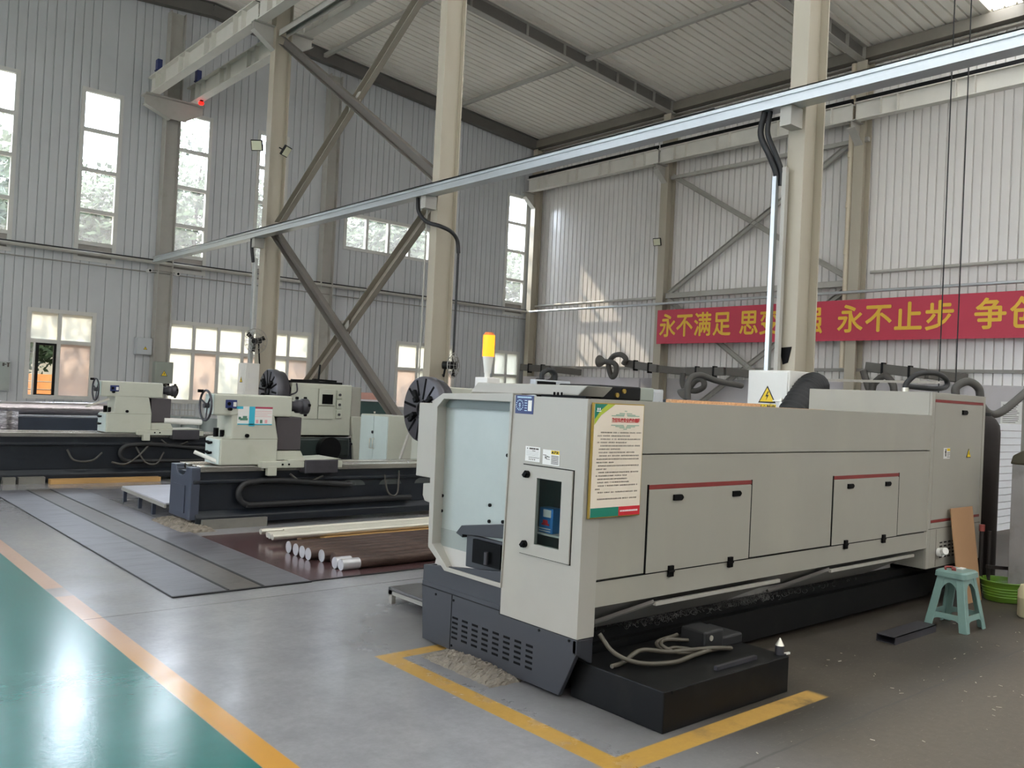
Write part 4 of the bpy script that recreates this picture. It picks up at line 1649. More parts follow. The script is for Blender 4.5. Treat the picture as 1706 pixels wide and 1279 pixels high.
def stool():
    t = thing('plastic_stool', 'pale teal plastic stool standing before the far end of the cream lathe', 'stool', (SXC, SYC, 0))
    H = .45
    mb = MB()

    def rr(hx, hy, r, n=5):
        out = []
        for sx, sy, a0 in ((1, 1, 0), (-1, 1, 90), (-1, -1, 180), (1, -1, 270)):
            for k in range(n + 1):
                a = math.radians(a0 + 90 * k / n)
                out.append((sx * (hx - r) + r * math.cos(a), sy * (hy - r) + r * math.sin(a)))
        return out
    for z0, z1, h0, h1 in ((H - .05, H - .012, (.142, .118), (.138, .114)), (H - .012, H, (.138, .114), (.125, .10))):
        a, b = rr(*h0, .035), rr(*h1, .03)
        n = len(a)
        v = [(SXC + x, SYC + y, z0) for x, y in a] + [(SXC + x, SYC + y, z1) for x, y in b]
        mb._add(v, [(i, (i + 1) % n, (i + 1) % n + n, i + n) for i in range(n)] + [tuple(range(n, 2 * n))])
    mb._add([(SXC + x, SYC + y, H - .05) for x, y in rr(.142, .118, .035)], [tuple(range(24))])
    seat = mb.build('seat', TEAL, t, bev=.003)
    bx, by, tx, ty = .185, .165, .120, .098
    for sx in (-1, 1):
        for sy in (-1, 1):
            mb = MB()
            prof = [(0, 0), (-.062, 0), (-.062, -.012), (-.012, -.012), (-.012, -.062), (0, -.062)]
            lo_ = [(SXC + sx * (bx + px), SYC + sy * (by + py), 0) for px, py in prof]
            hi_ = [(SXC + sx * (tx + px * .95), SYC + sy * (ty + py * .95), H - .045) for px, py in prof]
            n = len(prof)
            mb._add(lo_ + hi_, [tuple(range(n)), tuple(range(n, 2 * n))] + [(i, (i + 1) % n, (i + 1) % n + n, i + n) for i in range(n)])
            mb.build('leg', TEAL, t, bev=.005)
    # arched aprons and lower rails on the four sides

    def hw(z, b, tp):
        return b + (tp - b) * z / (H - .045)
    for side in range(4):
        arch, rail = MB(), MB()
        along_x = side < 2
        s_ = 1 if side % 2 else -1

        def pt(q, z, inset=0):
            if along_x:
                return (SXC + q, SYC + s_ * (hw(z, by, ty) - .004 - inset), z)
            return (SXC + s_ * (hw(z, bx, tx) - .004 - inset), SYC + q, z)
        nn = 12
        zt = H - .046
        span = lambda z: (hw(z, bx, tx) if along_x else hw(z, by, ty)) - .05
        topv, arcv = [], []
        for k in range(nn + 1):
            a = math.pi * k / nn
            zz_ = .235 + .125 * math.sin(a) ** .8
            q = -math.cos(a) * span(zz_)
            arcv.append((q, zz_))
            topv.append((q, zt))
        for k in range(nn):
            v = [pt(*arcv[k]), pt(*arcv[k + 1]), pt(*topv[k + 1]), pt(*topv[k])]
            w = [pt(*arcv[k], .008), pt(*arcv[k + 1], .008), pt(*topv[k + 1], .008), pt(*topv[k], .008)]
            arch._add(v + w, [(0, 1, 2, 3), (7, 6, 5, 4), (0, 4, 5, 1)])
        arch.build('apron', TEAL, t)
        zs = (.085, .125)
        for k in range(nn):
            a, b = -1 + 2 * k / nn, -1 + 2 * (k + 1) / nn
            dz = lambda q: .035 * q ** 6
            v = [pt(a * (span(.1) + .01), zs[0] - dz(a)), pt(b * (span(.1) + .01), zs[0] - dz(b)), pt(b * (span(.1) + .01), zs[1]), pt(a * (span(.1) + .01), zs[1])]
            w = [pt(a * (span(.1) + .01), zs[0] - dz(a), .008), pt(b * (span(.1) + .01), zs[0] - dz(b), .008), pt(b * (span(.1) + .01), zs[1], .008), pt(a * (span(.1) + .01), zs[1], .008)]
            rail._add(v + w, [(0, 1, 2, 3), (7, 6, 5, 4), (0, 4, 5, 1), (3, 2, 6, 7)])
        rail.build('rail', TEAL, t)
    return t


stool()
mb = MB()
mb.tube([(7.05, 2.87, .456), (7.12, 2.90, .462), (7.2, 2.88, .458)], .008)
mb.bar((7.08, 2.82, .456), (7.17, 2.86, .458), .03, .010)
tag(mb.build('pliers', RED), 'red handled tool lying on the teal stool', 'tool')
mb = MB()
mb.box(7.18, 7.26, 2.80, 2.84, .451, .458)
tag(mb.build('paper_scrap', PAPER), 'pale scrap of paper lying on the teal stool', 'paper')

mb = MB()
mb.plate([(7.97, 3.12, .0), (8.44, 3.12, .0), (8.45, 3.235, .835), (7.98, 3.235, .835)], (0, -1, .13), .008)
tag(mb.build('cardboard_sheet', CARD), 'brown cardboard sheet leaning against the control cabinet', 'cardboard')

t = thing('gas_cylinder', 'tall rusty brown gas cylinder behind the control cabinet', 'gas cylinder', (9.36, 3.5, 0))
mb = MB()
mb.lathe([(.001, 0), (.115, 0), (.12, .02), (.135, .03), (.135, 1.50), (.125, 1.58), (.09, 1.64), (.05, 1.67)], (9.42, 3.5, 0), n=30)
mb.build('bottle', RUST, t)
mb = MB()
mb.lathe([(.05, 1.66), (.045, 1.70), (.001, 1.71)], (9.42, 3.5, 0), n=20)
mb.build('cap', BLACK, t)
t = thing('gas_cylinder', 'second brown gas cylinder, mostly hidden by the control cabinet', 'gas cylinder', (9.12, 3.72, 0))
mb = MB()
mb.lathe([(.001, 0), (.115, 0), (.12, .02), (.12, 1.40), (.112, 1.48), (.085, 1.54), (.05, 1.57), (.001, 1.6)], (9.12, 3.72, 0), n=30)
mb.build('bottle', RUST, t)

t = thing('plastic_basin', 'lime green plastic basin on the floor behind the stool', 'basin', (8.62, 3.0, 0))
mb = MB()
mb.lathe([(.001, .01), (.14, .0), (.155, .01), (.175, .13), (.19, .175), (.2, .18), (.2, .187), (.185, .187), (.17, .14), (.15, .02), (.001, .018)], (8.62, 3.0, 0), n=36)
for z, r_ in ((.05, .163), (.075, .168), (.10, .173), (.125, .177)):
    mb.lathe([(r_, z - .005), (r_ + .005, z), (r_, z + .005)], (8.62, 3.0, 0), n=36)
mb.build('bowl', LIME, t)

t = thing('plastic_jug', 'cream plastic jug cut open at the top at the right edge of the floor', 'jug', (8.10, 2.60, 0))
mb = MB()
mb.lathe([(.001, 0), (.085, 0), (.10, .015), (.10, .16), (.103, .165), (.10, .17), (.10, .22), (.085, .25), (.08, .268), (.077, .268), (.08, .245), (.095, .21), (.094, .02), (.001, .018)], (8.10, 2.60, 0), n=30)
mb.build('body', JUG, t)

t = thing('tool_locker', 'dusty grey metal locker with a black top at the right edge', 'locker', (8.95, 2.75, 0))
mb = MB()
mb.box(8.66, 9.2, 2.55, 2.98, .04, 1.24)
lk = mb.build('case', PM('locker_grey', '#8c8988', .5, .1, .12, 3, dirt=('#5d5652', .5, 5, .5)), t, bev=.006)
for z0, z1 in ((.95, 1.19), (.70, .94), (.10, .69)):
    mb = MB()
    mb.box(8.72, 9.16, 2.538, 2.55, z0, z1)
    mb.build('door', PM('locker_door', '#9a9494', .5, .1, .12, 4), t, bev=.004)
mb = MB()
mb.prism([(2.53, 1.24), (3.0, 1.24), (2.98, 1.32), (2.9, 1.37), (2.65, 1.37), (2.56, 1.33)], 'x', 8.66, 9.2)
mb.build('hood', PM('olive_black', '#3a3626', .5, 0, .2, 5), t, bev=.015)
mb = MB()
mb.tube([(8.65, 2.60, .87), (8.63, 2.56, .9), (8.63, 2.56, .82), (8.65, 2.60, .78)], .012)
mb.build('hasp', RUST, t)
t = thing('welding_hose_reel', 'rusty pipes with a hose reel beside the grey locker', 'pipes', (8.72, 3.1, 0))
mb = MB()
mb.cyl((8.62, 3.2, 0), (8.62, 3.2, .62), .02)
mb.cyl((8.70, 3.16, 0), (8.70, 3.16, .60), .018)
mb.bar((8.5, 3.1, .30), (8.9, 2.99, .26), .03, .03)
mb.build('rack', RUST, t)
mb = MB()
mb.cyl((8.62, 3.2, .60), (8.62, 3.2, .66), .025)
mb.build('regulator', PM('dull_red', '#8c4038', .5), t)

# stack of white slats behind the cylinders
t = thing('slat_panel', 'white slatted shutter panel standing by the wall behind the gas cylinders', 'shutter', (12.6, 4.6, 0))
for k in range(15):
    mb = MB()
    z = .12 + k * .098
    mb.prism([(4.55, z), (4.60, z + .01), (4.60, z + .088), (4.56, z + .09)], 'x', 11.5, 14.2)
    mb.build('slat', SLAT, t, bev=.004)
mb = MB()
mb.box(11.46, 11.5, 4.55, 4.62, 0, 1.6)
mb.box(14.2, 14.24, 4.55, 4.62, 0, 1.6)
mb.build('stile', GREYBOX, t)
t = thing('notice_board', 'framed sheet of small print on the lower right wall', 'notice', (24.4, 8.5, 1.5))
mb = MB()
mb.box(24.48, 24.52, 8.25, 8.75, 1.5, 2.1)
mb.build('sheet', PAPER, t)
mb = MB()
for k in range(10):
    decal(mb, (24.478, 8.7, 1.56), UY, UZ, [(0, rnd.uniform(.28, .4), k * .05, k * .05 + .014)])
mb.build('print', INKG, t)

# metal step beside the machine, rubble under it
t = thing('foot_platform', 'low steel platform with a tread top left of the cream lathe', 'platform', (4.0, 5.4, 0))
mb = MB()
mb.box(3.735, 5.2, 4.95, 5.66, .10, .125)
mb.build('tread', PM('tread_plate', '#6c6a69', .35, .6, .12, 12, bump=.5, bscale=90), t)
mb = MB()
mb.box(3.735, 3.75, 4.95, 5.66, .07, .105)
mb.box(3.735, 5.2, 5.645, 5.66, .07, .105)
mb.build('edge', STEELD, t)
for x, y in ((3.75, 5.63), (3.75, 5.0), (5.17, 5.63), (5.17, 5.0)):
    mb = MB()
    mb.box(x - .015, x + .02, y - .02, y + .02, 0, .10)
    mb.build('leg', STEELD, t)


def mound(name, lab, x0, x1, y0, y1, h, seed):
    r = random.Random(seed)
    nx, ny = 18, 60
    mb = MB()
    v = []
    for i in range(nx + 1):
        for j in range(ny + 1):
            u, w = i / nx, j / ny
            e = max(0, math.sin(math.pi * u)) ** .5 * max(0, math.sin(math.pi * w)) ** .35
            v.append((x0 + (x1 - x0) * u + r.uniform(-.01, .01), y0 + (y1 - y0) * w + r.uniform(-.01, .01), max(0, h * e * r.uniform(.72, 1.1))))
    mb._add(v, [(i * (ny + 1) + j, (i + 1) * (ny + 1) + j, (i + 1) * (ny + 1) + j + 1, i * (ny + 1) + j + 1) for i in range(nx) for j in range(ny)])
    return tag(mb.build(name, CONC), lab, 'rubble', None, 'stuff')


mound('rubble', 'crumbled grout bedding under the dark base of the cream lathe', 3.17, 3.62, 3.72, 4.42, .045, 1)
mound('rubble', 'crumbled grout bedding under the end of the middle lathe', 3.45, 3.85, 9.28, 10.3, .085, 2)

# things on and behind the machine
t = thing('signal_lamp', 'glowing amber signal lamp on a pale stand behind the cream lathe', 'lamp', (3.93, 4.80, 1.60))
mb = MB()
mb.cyl((3.955, 4.85, 1.92), (3.955, 4.85, 2.075), .043, n=24)
mb.build('lens', AMBER, t)
mb = MB()
mb.cyl((3.955, 4.85, 2.075), (3.955, 4.85, 2.095), .04, .03, n=24)
mb.build('cap', PM('orange_plastic', '#d8702a', .4), t)
mb = MB()
mb.cyl((3.955, 4.85, 1.80), (3.955, 4.85, 1.92), .024, .04, n=20)
mb.cyl((3.955, 4.85, .0), (3.955, 4.85, 1.80), .02, n=20)
mb.build('stand', WHITE, t)
mb = MB()
mb.box(3.90, 4.02, 4.78, 4.92, 1.66, 1.77)
mb.build('box', PAPER, t, bev=.006)
ebox('small grey electric box with warning triangle behind the machine top', 5.80, 5.96, 4.86, 4.95, 1.45, 1.76, 'y', GREYBOX, None, None, .075, (.01, .02))
mb = MB()
mb.cyl((5.88, 4.9, 0), (5.88, 4.9, 1.45), .03)
o = [q for q in COL.objects if q.name.startswith('electric_box') and q.parent is None][-1]
mb.build('post', STEELD, o)
mb = MB()
mb.box(5.75, 7.06, 4.60, 4.66, 1.63, 1.68)
mb.box(5.75, 7.06, 3.95, 4.66, 1.632, 1.655)
tag(mb.build('chipboard', CHIP), 'rough chipboard sheet lying on the top of the cream lathe', 'board')
t = thing('flexible_duct', 'thick black ribbed duct arching behind the machine beside the electric box', 'duct', (8.4, 4.85, 1.0))
mb = MB()
cpts = [(8.0, 5.0, 1.15), (8.2, 5.0, 1.5), (8.52, 5.0, 1.82), (8.72, 5.02, 1.90), (8.84, 5.12, 1.80), (8.82, 5.16, 1.55), (8.75, 5.16, 1.25)]
mb.tube(cpts, lambda q: .155 + .008 * math.sin(q * 320), 18, True, 22)
mb.build('hose', BLACKR, t)
ebox('small white electric box right of the black ribbed duct', 8.42, 8.62, 4.86, 4.96, 1.35, 1.80, 'x', WHITE, None, None, .05, (0, -.04))
mb = MB()
mb.bar((8.8, 5.2, 1.98), (12.3, 5.2, 2.11), .03, .03)
tag(mb.build('steel_rail', STEEL), 'thin steel rail running right from the electric box column', 'rail')
t = thing('display_panel', 'white framed control panel seen over the machine hood', 'control panel', (5.7, 6.0, 0))
mb = MB()
mb.box(5.48, 5.94, 6.0, 6.08, 1.56, 1.81)
mb.build('case', GREYBOX, t, bev=.006)
mb = MB()
mb.box(5.50, 5.74, 5.992, 6.0, 1.60, 1.795)
mb.build('screen', PLASTB, t)
mb = MB()
mb.cyl((5.80, 5.98, 1.72), (5.80, 6.0, 1.72), .02)
mb.build('knob', PLASTB, t)
mb = MB()
mb.box(5.66, 5.74, 6.02, 6.07, 0, 1.56)
mb.build('post', STEELD, t)
mb = MB()
mb.tube([(5.60, 6.04, 1.80), (5.60, 6.04, 1.87), (5.68, 6.04, 1.91), (5.76, 6.04, 1.88), (5.77, 6.04, 1.80)], .024)
tag(mb.build('hose', BLACKR), 'black hose arching above the white framed control panel', 'hose')


# ---------------------------------------------------------------- the two open lathes
def faceplate(parent, x, y, z, r, thick, nslots, ph=0.):
    mb = MB()
    mb.lathe([(.001, 0), (r * .96, 0), (r, .012), (r, thick * .55), (r * .93, thick * .6), (r * .93, thick), (.001, thick)], (x, y, z), (1, 0, 0), 48)
    fp = mb.build('faceplate', FACE, parent)
    mb = MB()
    for k in range(nslots):
        a = 2 * math.pi * k / nslots + ph
        d = Vector((0, math.cos(a), math.sin(a)))
        lo_, hi_ = (.42, .92) if k % 3 else (.3, .95)
        p0, p1 = Vector((x - .001, y, z)) + d * r * lo_, Vector((x - .001, y, z)) + d * r * hi_
        mb.bar(p0, p1, .034, .006, (1, 0, 0))
    mb.build('slots', PLASTB, fp)
    for k in range(4):
        a = math.pi / 4 + k * math.pi / 2 + ph
        d = Vector((0, math.cos(a), math.sin(a)))
        mb = MB()
        p0, p1 = Vector((x - .025, y, z)) + d * r * .26, Vector((x - .025, y, z)) + d * r * .66
        mb.bar(p0, p1, .06, .05, (1, 0, 0))
        mb.bar(p0 + Vector((-.03, 0, 0)), p0 + d * .07 + Vector((-.03, 0, 0)), .06, .04, (1, 0, 0))
        mb.build('jaw', BLACK, fp, bev=.006)
    mb = MB()
    mb.lathe([(.09, 0), (.09, -.02), (.05, -.02), (.05, 0)], (x, y, z), (1, 0, 0), 24)
    mb.build('spindle_nose', BLACK, fp)
    return fp


def tailstock(t, dx, dy, dz, q, poster):
    """q: size factor; lathe-specific base point dx (left of the body), dy (front face), dz (bed top)"""
    def B(x0, x1, y0, y1, z0, z1):
        return (dx + x0 * q, dx + x1 * q, dy + y0 * q, dy + y1 * q, dz + z0 * q, dz + z1 * q)

    def pt(x, y, z):
        return (dx + x * q, dy + y * q, dz + z * q)
    mb = MB()
    mb.prism([(dx, dz + .01), (dx, dz + .315 * q), (dx + .12 * q, dz + .325 * q), (dx + .11 * q, dz + .68 * q), (dx + .61 * q, dz + .70 * q), (dx + .69 * q, dz + .32 * q), (dx + .69 * q, dz + .01)], 'y', dy, dy + .43 * q)
    body = mb.build('tailstock_body', LCREAM, t, bev=.018 * q, seg=3)
    mb = MB()
    mb.box(*B(-.012, .002, .015, .415, .02, .30))
    mb.build('end_plate', LBLUE, t, bev=.01)
    mb = MB()
    mb.box(*B(.01, .69, -.002, .002, .309, .314))
    mb.build('casting_seam', PM('seam_grey', '#82836f', .5), body)
    mb = MB()
    mb.box(*B(-.10, .85, -.005, .24, .575, .82))
    mb.build('quill_housing', LCREAM, t, bev=.02 * q, seg=3)
    mb = MB()
    mb.box(*B(-.112, -.098, .005, .23, .585, .81))
    mb.build('end_plate', LBLUE, t, bev=.008)
    mb = MB()
    pts = [Vector(pt(-.15, .115, .68)) + Vector((0, math.cos(k * math.tau / 24), math.sin(k * math.tau / 24))) * .17 * q for k in range(25)]
    mb.tube(pts, .013 * q, 7, False)
    for k in range(3):
        a = k * math.tau / 3 + .4
        mb.cyl(pt(-.13, .115, .68), Vector(pt(-.15, .115, .68)) + Vector((0, math.cos(a), math.sin(a))) * .17 * q, .01 * q, n=8)
    mb.cyl(pt(-.17, .115, .68), pt(-.10, .115, .68), .03 * q, n=14)
    hw_ = mb.build('handwheel', IRON, t)
    mb = MB()
    mb.cyl(pt(-.15, .2, .84), pt(-.21, .21, .84), .018 * q, n=12)
    mb.build('grip', PLASTB, hw_)
    mb = MB()
    mb.box(*B(.03, .16, -.022, .0, .66, .755))
    np_ = mb.build('switch_plate', NAVY, t, bev=.005)
    mb = MB()
    mb.box(*B(.115, .15, -.026, -.02, .68, .73))
    mb.build('switch', PAPER, np_)
    mb = MB()
    mb.cyl(pt(.065, -.03, .71), pt(.065, -.02, .71), .02 * q, n=12)
    mb.cyl(pt(.075, -.06, .65), pt(.075, -.005, .65), .018 * q, n=12)
    mb.build('knob', PLASTB, np_)
    mb = MB()
    mb.cyl(pt(.30, -.03, .35), pt(.30, .0, .35), .022 * q, n=12)
    mb.build('knob', PLASTB, body)
    for z in (.13, .245):
        mb = MB()
        mb.cyl(pt(-.012, .22, z + .01), pt(-.05, .22, z + .01), .014 * q, n=10)
        mb.bar(pt(-.05, .28, z + .02), pt(-.05, .20, z + .005), .03 * q, .025 * q)
        mb.build('handle', PLASTB, body)
    mb = MB()
    mb.cyl(pt(.06, .30, .315), pt(.06, .30, .42), .03 * q, n=12)
    mb.cyl(pt(.10, .22, .315), pt(.10, .22, .40), .026 * q, n=12)
    mb.build('bolt', PLASTB, body)
    mb = MB()
    mb.lathe([(.001, 0), (.035, 0), (.035, .04), (.06, .045), (.06, .10), (.08, .105), (.08, .16), (.07, .17), (.095, .18), (.095, .25), (.06, .27), (.001, .275)], pt(.85, .115, .70), (1, 0, 0), 24)
    ch = mb.build('quill', IRON, t)
    for v in ((.02, .0, .09), (.10, .0, .10), (.22, -.09, .02), (.22, .02, .10), (.22, .0, -.1)):
        mb = MB()
        mb.cyl(pt(.85 + v[0], .115 + v[1], .70 + v[2]), pt(.88 + v[0], .115 + v[1], .70 + v[2]), .018 * q, n=10)
        mb.build('bolt', PLASTB, ch)
    # lower saddle: dark guard, slide, cross block
    mb = MB()
    mb.box(*B(.68, 1.0, .03, .28, .18, .57))
    mb.build('way_guard', PM('guard_brown', '#423d3f', .55, 0, .1), t, bev=.01)
    mb = MB()
    mb.prism([(dx + .66 * q, dz + .17 * q), (dx + 1.0 * q, dz + .17 * q), (dx + 1.06 * q, dz + .06 * q), (dx + .66 * q, dz + .06 * q)], 'y', dy + .02, dy + .4 * q)
    mb.build('slide', LCREAM, t, bev=.006)
    mb = MB()
    mb.box(*B(.46, 1.0, -.09, .02, -.02, .055))
    mb.box(*B(.54, .65, -.095, -.02, -.11, .0))
    mb.prism([(dx + .78 * q, dz + .07 * q), (dx + 1.42 * q, dz + .09 * q), (dx + 1.5 * q, dz + .075 * q), (dx + .8 * q, dz + .05 * q)], 'y', dy - .09 * q, dy + .35 * q)
    mb.box(*B(1.44, 1.52, -.08, .02, -.03, .05))
    sd = mb.build('saddle', LCREAM, t, bev=.006)
    for x in (.72, .80):
        mb = MB()
        mb.cyl(pt(x, -.098, .02), pt(x, -.088, .02), .012 * q, n=10)
        mb.build('screw', PLASTB, sd)
    mb = MB()
    mb.box(*B(1.0, 1.44, -.12, .05, -.09, .07))
    mb.build('cross_block', IRON, sd, bev=.01)
    if poster:
        mb = MB()
        mb.box(*B(.18, .60, -.006, .0, .475, .685))
        po = mb.build('poster', PAPER, body)
        c = pt(.18, -.0065, .475)
        for mat, rects in ((CYAN, [(.135, .205, -.015, .21), (-.02, .06, .18, .21), (0, .42, 0, .012)]),
                           (PM('print_crimson', '#a93a55', .5), [(.205, .42, .188, .21)]),
                           (PM('print_green', '#4d7a66', .5), [(.01, .04, .06, .09), (.03, .12, .05, .075), (.06, .11, .075, .10), (.27, .30, .02, .06)]),
                           (PM('print_rose', '#d99a9e', .5), [(.22, .25, .02, .06), (.33, .36, .02, .06), (.20, .41, .155, .16), (.20, .41, .135, .139), (.20, .36, .115, .119), (.20, .41, .095, .099)])):
            mb = MB()
            decal(mb, c, UX, UZ, [tuple(v * q for v in r_) for r_ in rects])
            mb.build('print', mat, po)
    return body


def open_lathe(name, lab, x0, x1, y0, yw, zt, ts_x, q, head, chuck, poster):
    t = thing(name, lab, 'lathe', ((x0 + x1) / 2, y0 + yw / 2, 0))
    mb = MB()
    mb.box(x0 + .02, x1, y0 + .03, y0 + yw - .03, .19, zt - .06)
    mb.prism([(y0 - .03, .10), (y0 - .03, .13), (y0 + .03, .20), (y0 + .03, .10)], 'x', x0 + .06, x1)
    mb.box(x0 + .06, x1, y0 - .03, y0 + yw, .05, .12)
    mb.box(x0 + .02, x1, y0 - .015, y0 + .05, zt - .19, zt - .15)
    mb.build('bed', LBED, t, bev=.01)
    # end plate with a round cut at the top
    pl = [(y0, .10), (y0 + yw, .10), (y0 + yw, zt - .01), (y0 + yw * .74, zt - .01)]
    pl += [(y0 + yw * .5 + yw * .24 * math.cos(a), zt - .03 - .085 * math.sin(a)) for a in [math.pi * k / 8 for k in range(9)]]
    pl += [(y0 + yw * .26, zt - .01), (y0, zt - .01)]
    mb = MB()
    mb.prism(pl, 'x', x0, x0 + .10)
    ep = mb.build('bed_end', LDARK, t, bev=.006)
    mb = MB()
    mb.box(x0 - .012, x0, y0 + yw * .25, y0 + yw * .80, .16, zt - .22)
    mb.build('end_panel', LDARK, ep, bev=.004)
    # ways
    for a, b in ((0, .14), (.20, .27), (.40, .47), (.52, .66)):
        mb = MB()
        mb.box(x0 + .10, x1, y0 + yw * a / .66, y0 + yw * b / .66, zt - .06, zt)
        mb.build('way', RAIL, t, bev=.004)
    # cable chain on the front
    mb = MB()
    for z in ():
        pass
    xc = ts_x + .38 * q
    cz = zt - .20
    pts = [(xc + 1.3, y0 - .04, cz - .05), (xc + .35, y0 - .04, cz + .03), (xc, y0 - .04, cz + .02)]
    pts += [(xc - .16 * math.sin(a), y0 - .04, cz - .11 + .13 * math.cos(a)) for a in [math.pi * k / 8 for k in range(1, 9)]]
    pts += [(xc + .6, y0 - .04, cz - .24), (xc + 2.2, y0 - .04, cz - .24)]
    mb.tube(pts, .036, 8)
    mb.build('cable_chain', BLACKR, t)
    mb = MB()
    mb.tube([(ts_x + .85, y0 - .03, zt - .10), (ts_x + .95, y0 - .05, zt - .17), (ts_x + 1.1, y0 - .05, zt - .19), (ts_x + 1.28, y0 - .04, zt - .13)], .014, 8)
    mb.build('hose', HOSEG, t)
    for k in range(4):
        xx = ts_x + 1.75 + k * .55
        if xx < x1 - .4:
            mb = MB()
            mb.prism([(xx + .17 * math.cos(a), zt - .27 + .085 * math.sin(a)) for a in [math.pi * i / 10 for i in range(11)]], 'y', y0 + .022, y0 + .031)
            mb.build('chip_window', PM('slate_grey', '#454a49', .5, 0, .1), t)
    tailstock(t, ts_x, y0 + .0, zt, q, poster)
    hx, hw_, hz = head
    cy = y0 + .115 * q
    return t, cy


t2, cy2 = open_lathe('open_lathe', 'middle open lathe with a black bed, pasted poster on its tailstock and big black faceplate', 3.62, 8.55, 9.5, .64, .69, 3.93, 1.0, (6.9, .8, 1.75), 1.40, True)
mb = MB()
mb.box(7.12, 8.5, 9.55, 10.4, .62, 1.72)
mb.build('headstock', LCREAM, t2, bev=.02)
faceplate(t2, 6.84, 9.78, 1.40, .45, .26, 12, .2)
mb = MB()
mb.cyl((7.0, 9.78, 1.40), (7.2, 9.78, 1.40), .2, n=24)
mb.build('spindle', IRON, t2)
mb = MB()
mb.tube([(6.1, 9.47, .55), (6.14, 9.45, .35), (6.22, 9.44, .28), (6.3, 9.45, .33), (6.32, 9.47, .6)], .012)
mb.build('hose', HOSEG, t2)
mb = MB()
mb.cyl((3.72, 9.72, .84), (3.98, 9.55, .715), .022, n=14)
tag(mb.build('white_tube', WHITE), 'white tube lying on the end of the middle lathe bed', 'tube')
mb = MB()
mb.box(3.74, 4.50, 9.42, 9.56, 0, .105)
tag(mb.build('base_block', PM('block_grey', '#6f6d66', .6, 0, .15, 4)), 'grey levelling block under the front corner of the middle lathe', 'block')

t3, cy3 = open_lathe('open_lathe', 'far left open lathe with a long black bed running out of the picture', .6, 9.0, 14.4, .7, .75, 4.10, 1.0, (7.2, 1.2, 1.7), 1.45, False)
mb = MB()
mb.box(7.22, 8.46, 14.4, 15.5, .69, 1.69)
hs = mb.build('headstock', LCREAM, t3, bev=.02)
mb = MB()
mb.box(8.46, 8.70, 14.45, 15.5, .69, 1.66)
mb.build('end_cover', PM('head_grey', '#9c9a90', .45, 0, .05), t3, bev=.02)
mb = MB()
mb.prism([(8.46, 1.10), (8.70, 1.10), (8.98, .52), (8.98, .2), (8.55, .2)], 'y', 14.36, 15.2)
mb.build('oil_cover', LCREAM, t3, bev=.015)
mb = MB()
mb.box(7.05, 8.45, 14.35, 14.5, .33, .70)
mb.build('gear_box', PM('gear_green_black', '#222c2a', .4, 0, .2), t3, bev=.05)
mb = MB()
mb.cyl((7.95, 14.2, .5), (7.95, 14.36, .5), .22, n=24)
mb.build('motor', BLACK, t3, bev=.02)
mb = MB()
mb.box(7.2, 7.74, 14.375, 14.4, 1.04, 1.62)
mb.build('front_panel', LCREAM, hs, bev=.006)
pn = MB()
pn.box(7.755, 8.10, 14.365, 14.4, 1.29, 1.6)
pn = pn.build('screen_panel', LCREAM, hs, bev=.01)
mb = MB()
mb.box(7.82, 8.04, 14.36, 14.366, 1.32, 1.50)
mb.build('screen', PLASTB, pn)
mb = MB()
mb.box(7.755, 8.06, 14.37, 14.4, 1.04, 1.275)
mb.build('front_panel', LCREAM, hs, bev=.006)
for k in range(3):
    mb = MB()
    mb.box(8.13, 8.24, 14.37, 14.4, 1.06 + k * .185, 1.21 + k * .185)
    b_ = mb.build('lever_plate', LCREAM, hs, bev=.006)
    mb = MB()
    mb.cyl((8.185, 14.35, 1.13 + k * .185), (8.185, 14.37, 1.13 + k * .185), .025, n=12)
    mb.build('knob', IRON, b_)
mb = MB()
mb.box(7.2, 8.3, 14.5, 15.3, 1.69, 1.73)
mb.bar((7.3, 14.6, 1.735), (7.8, 14.55, 1.745), .06, .03)
mb.bar((7.75, 14.62, 1.76), (8.2, 14.58, 1.745), .1, .04)
mb.cyl((7.9, 14.7, 1.72), (7.92, 14.7, 2.05), .02, n=8)
mb.build('tool_tray', BLACK, t3)
mb = MB()
mb.box(7.12, 7.28, 14.42, 14.6, 1.50, 1.60)
mb.tube([(7.30, 14.38, 1.68), (7.30, 14.36, 1.53), (7.18, 14.36, 1.47), (7.08, 14.36, 1.45)], .014)
mb.build('lever', IRON, t3)
faceplate(t3, 6.86, 14.62, 1.52, .39, .25, 14, .1)
mb = MB()
mb.cyl((7.05, 14.62, 1.52), (7.25, 14.62, 1.52), .18, n=24)
mb.build('spindle', IRON, t3)
mb = MB()
mb.tube([(3.55, 14.36, .50), (3.65, 14.33, .34), (3.9, 14.33, .33), (4.05, 14.35, .45)], .014)
mb.tube([(4.2, 14.36, .3), (4.4, 14.33, .27), (4.6, 14.34, .4), (4.8, 14.36, .62)], .014)
mb.tube([(4.55, 14.36, .55), (4.7, 14.33, .3), (4.88, 14.33, .27), (5.0, 14.36, .45)], .014)
mb.build('hoses', HOSEG, t3)
mb = MB()
mb.bar((3.78, 14.35, 1.16), (4.12, 14.38, 1.29), .03, .03)
tag(mb.build('steel_bar', STEELB), 'steel bar leaning across the far left lathe tailstock', 'bar')
for x0, x1, lab in ((2.70, 2.86, 'small pale levelling block at the left edge under the far lathe'), (2.90, 3.25, 'longer pale levelling block under the far left lathe')):
    mb = MB()
    mb.box(x0, x1, 14.26, 14.42, 0, .10)
    tag(mb.build('base_block', PM('block_grey', '#6f6d66')), lab, 'block')
mb = MB()
mb.cyl((5.0, 14.45, .96), (5.62, 14.45, .94), .05, n=16)
tag(mb.build('paper_roll', PAPER), 'white roll lying on the slide of the far left lathe', 'roll')
mb = MB()
mb.box(3.3, 4.9, 14.15, 14.30, 0.0, .07)
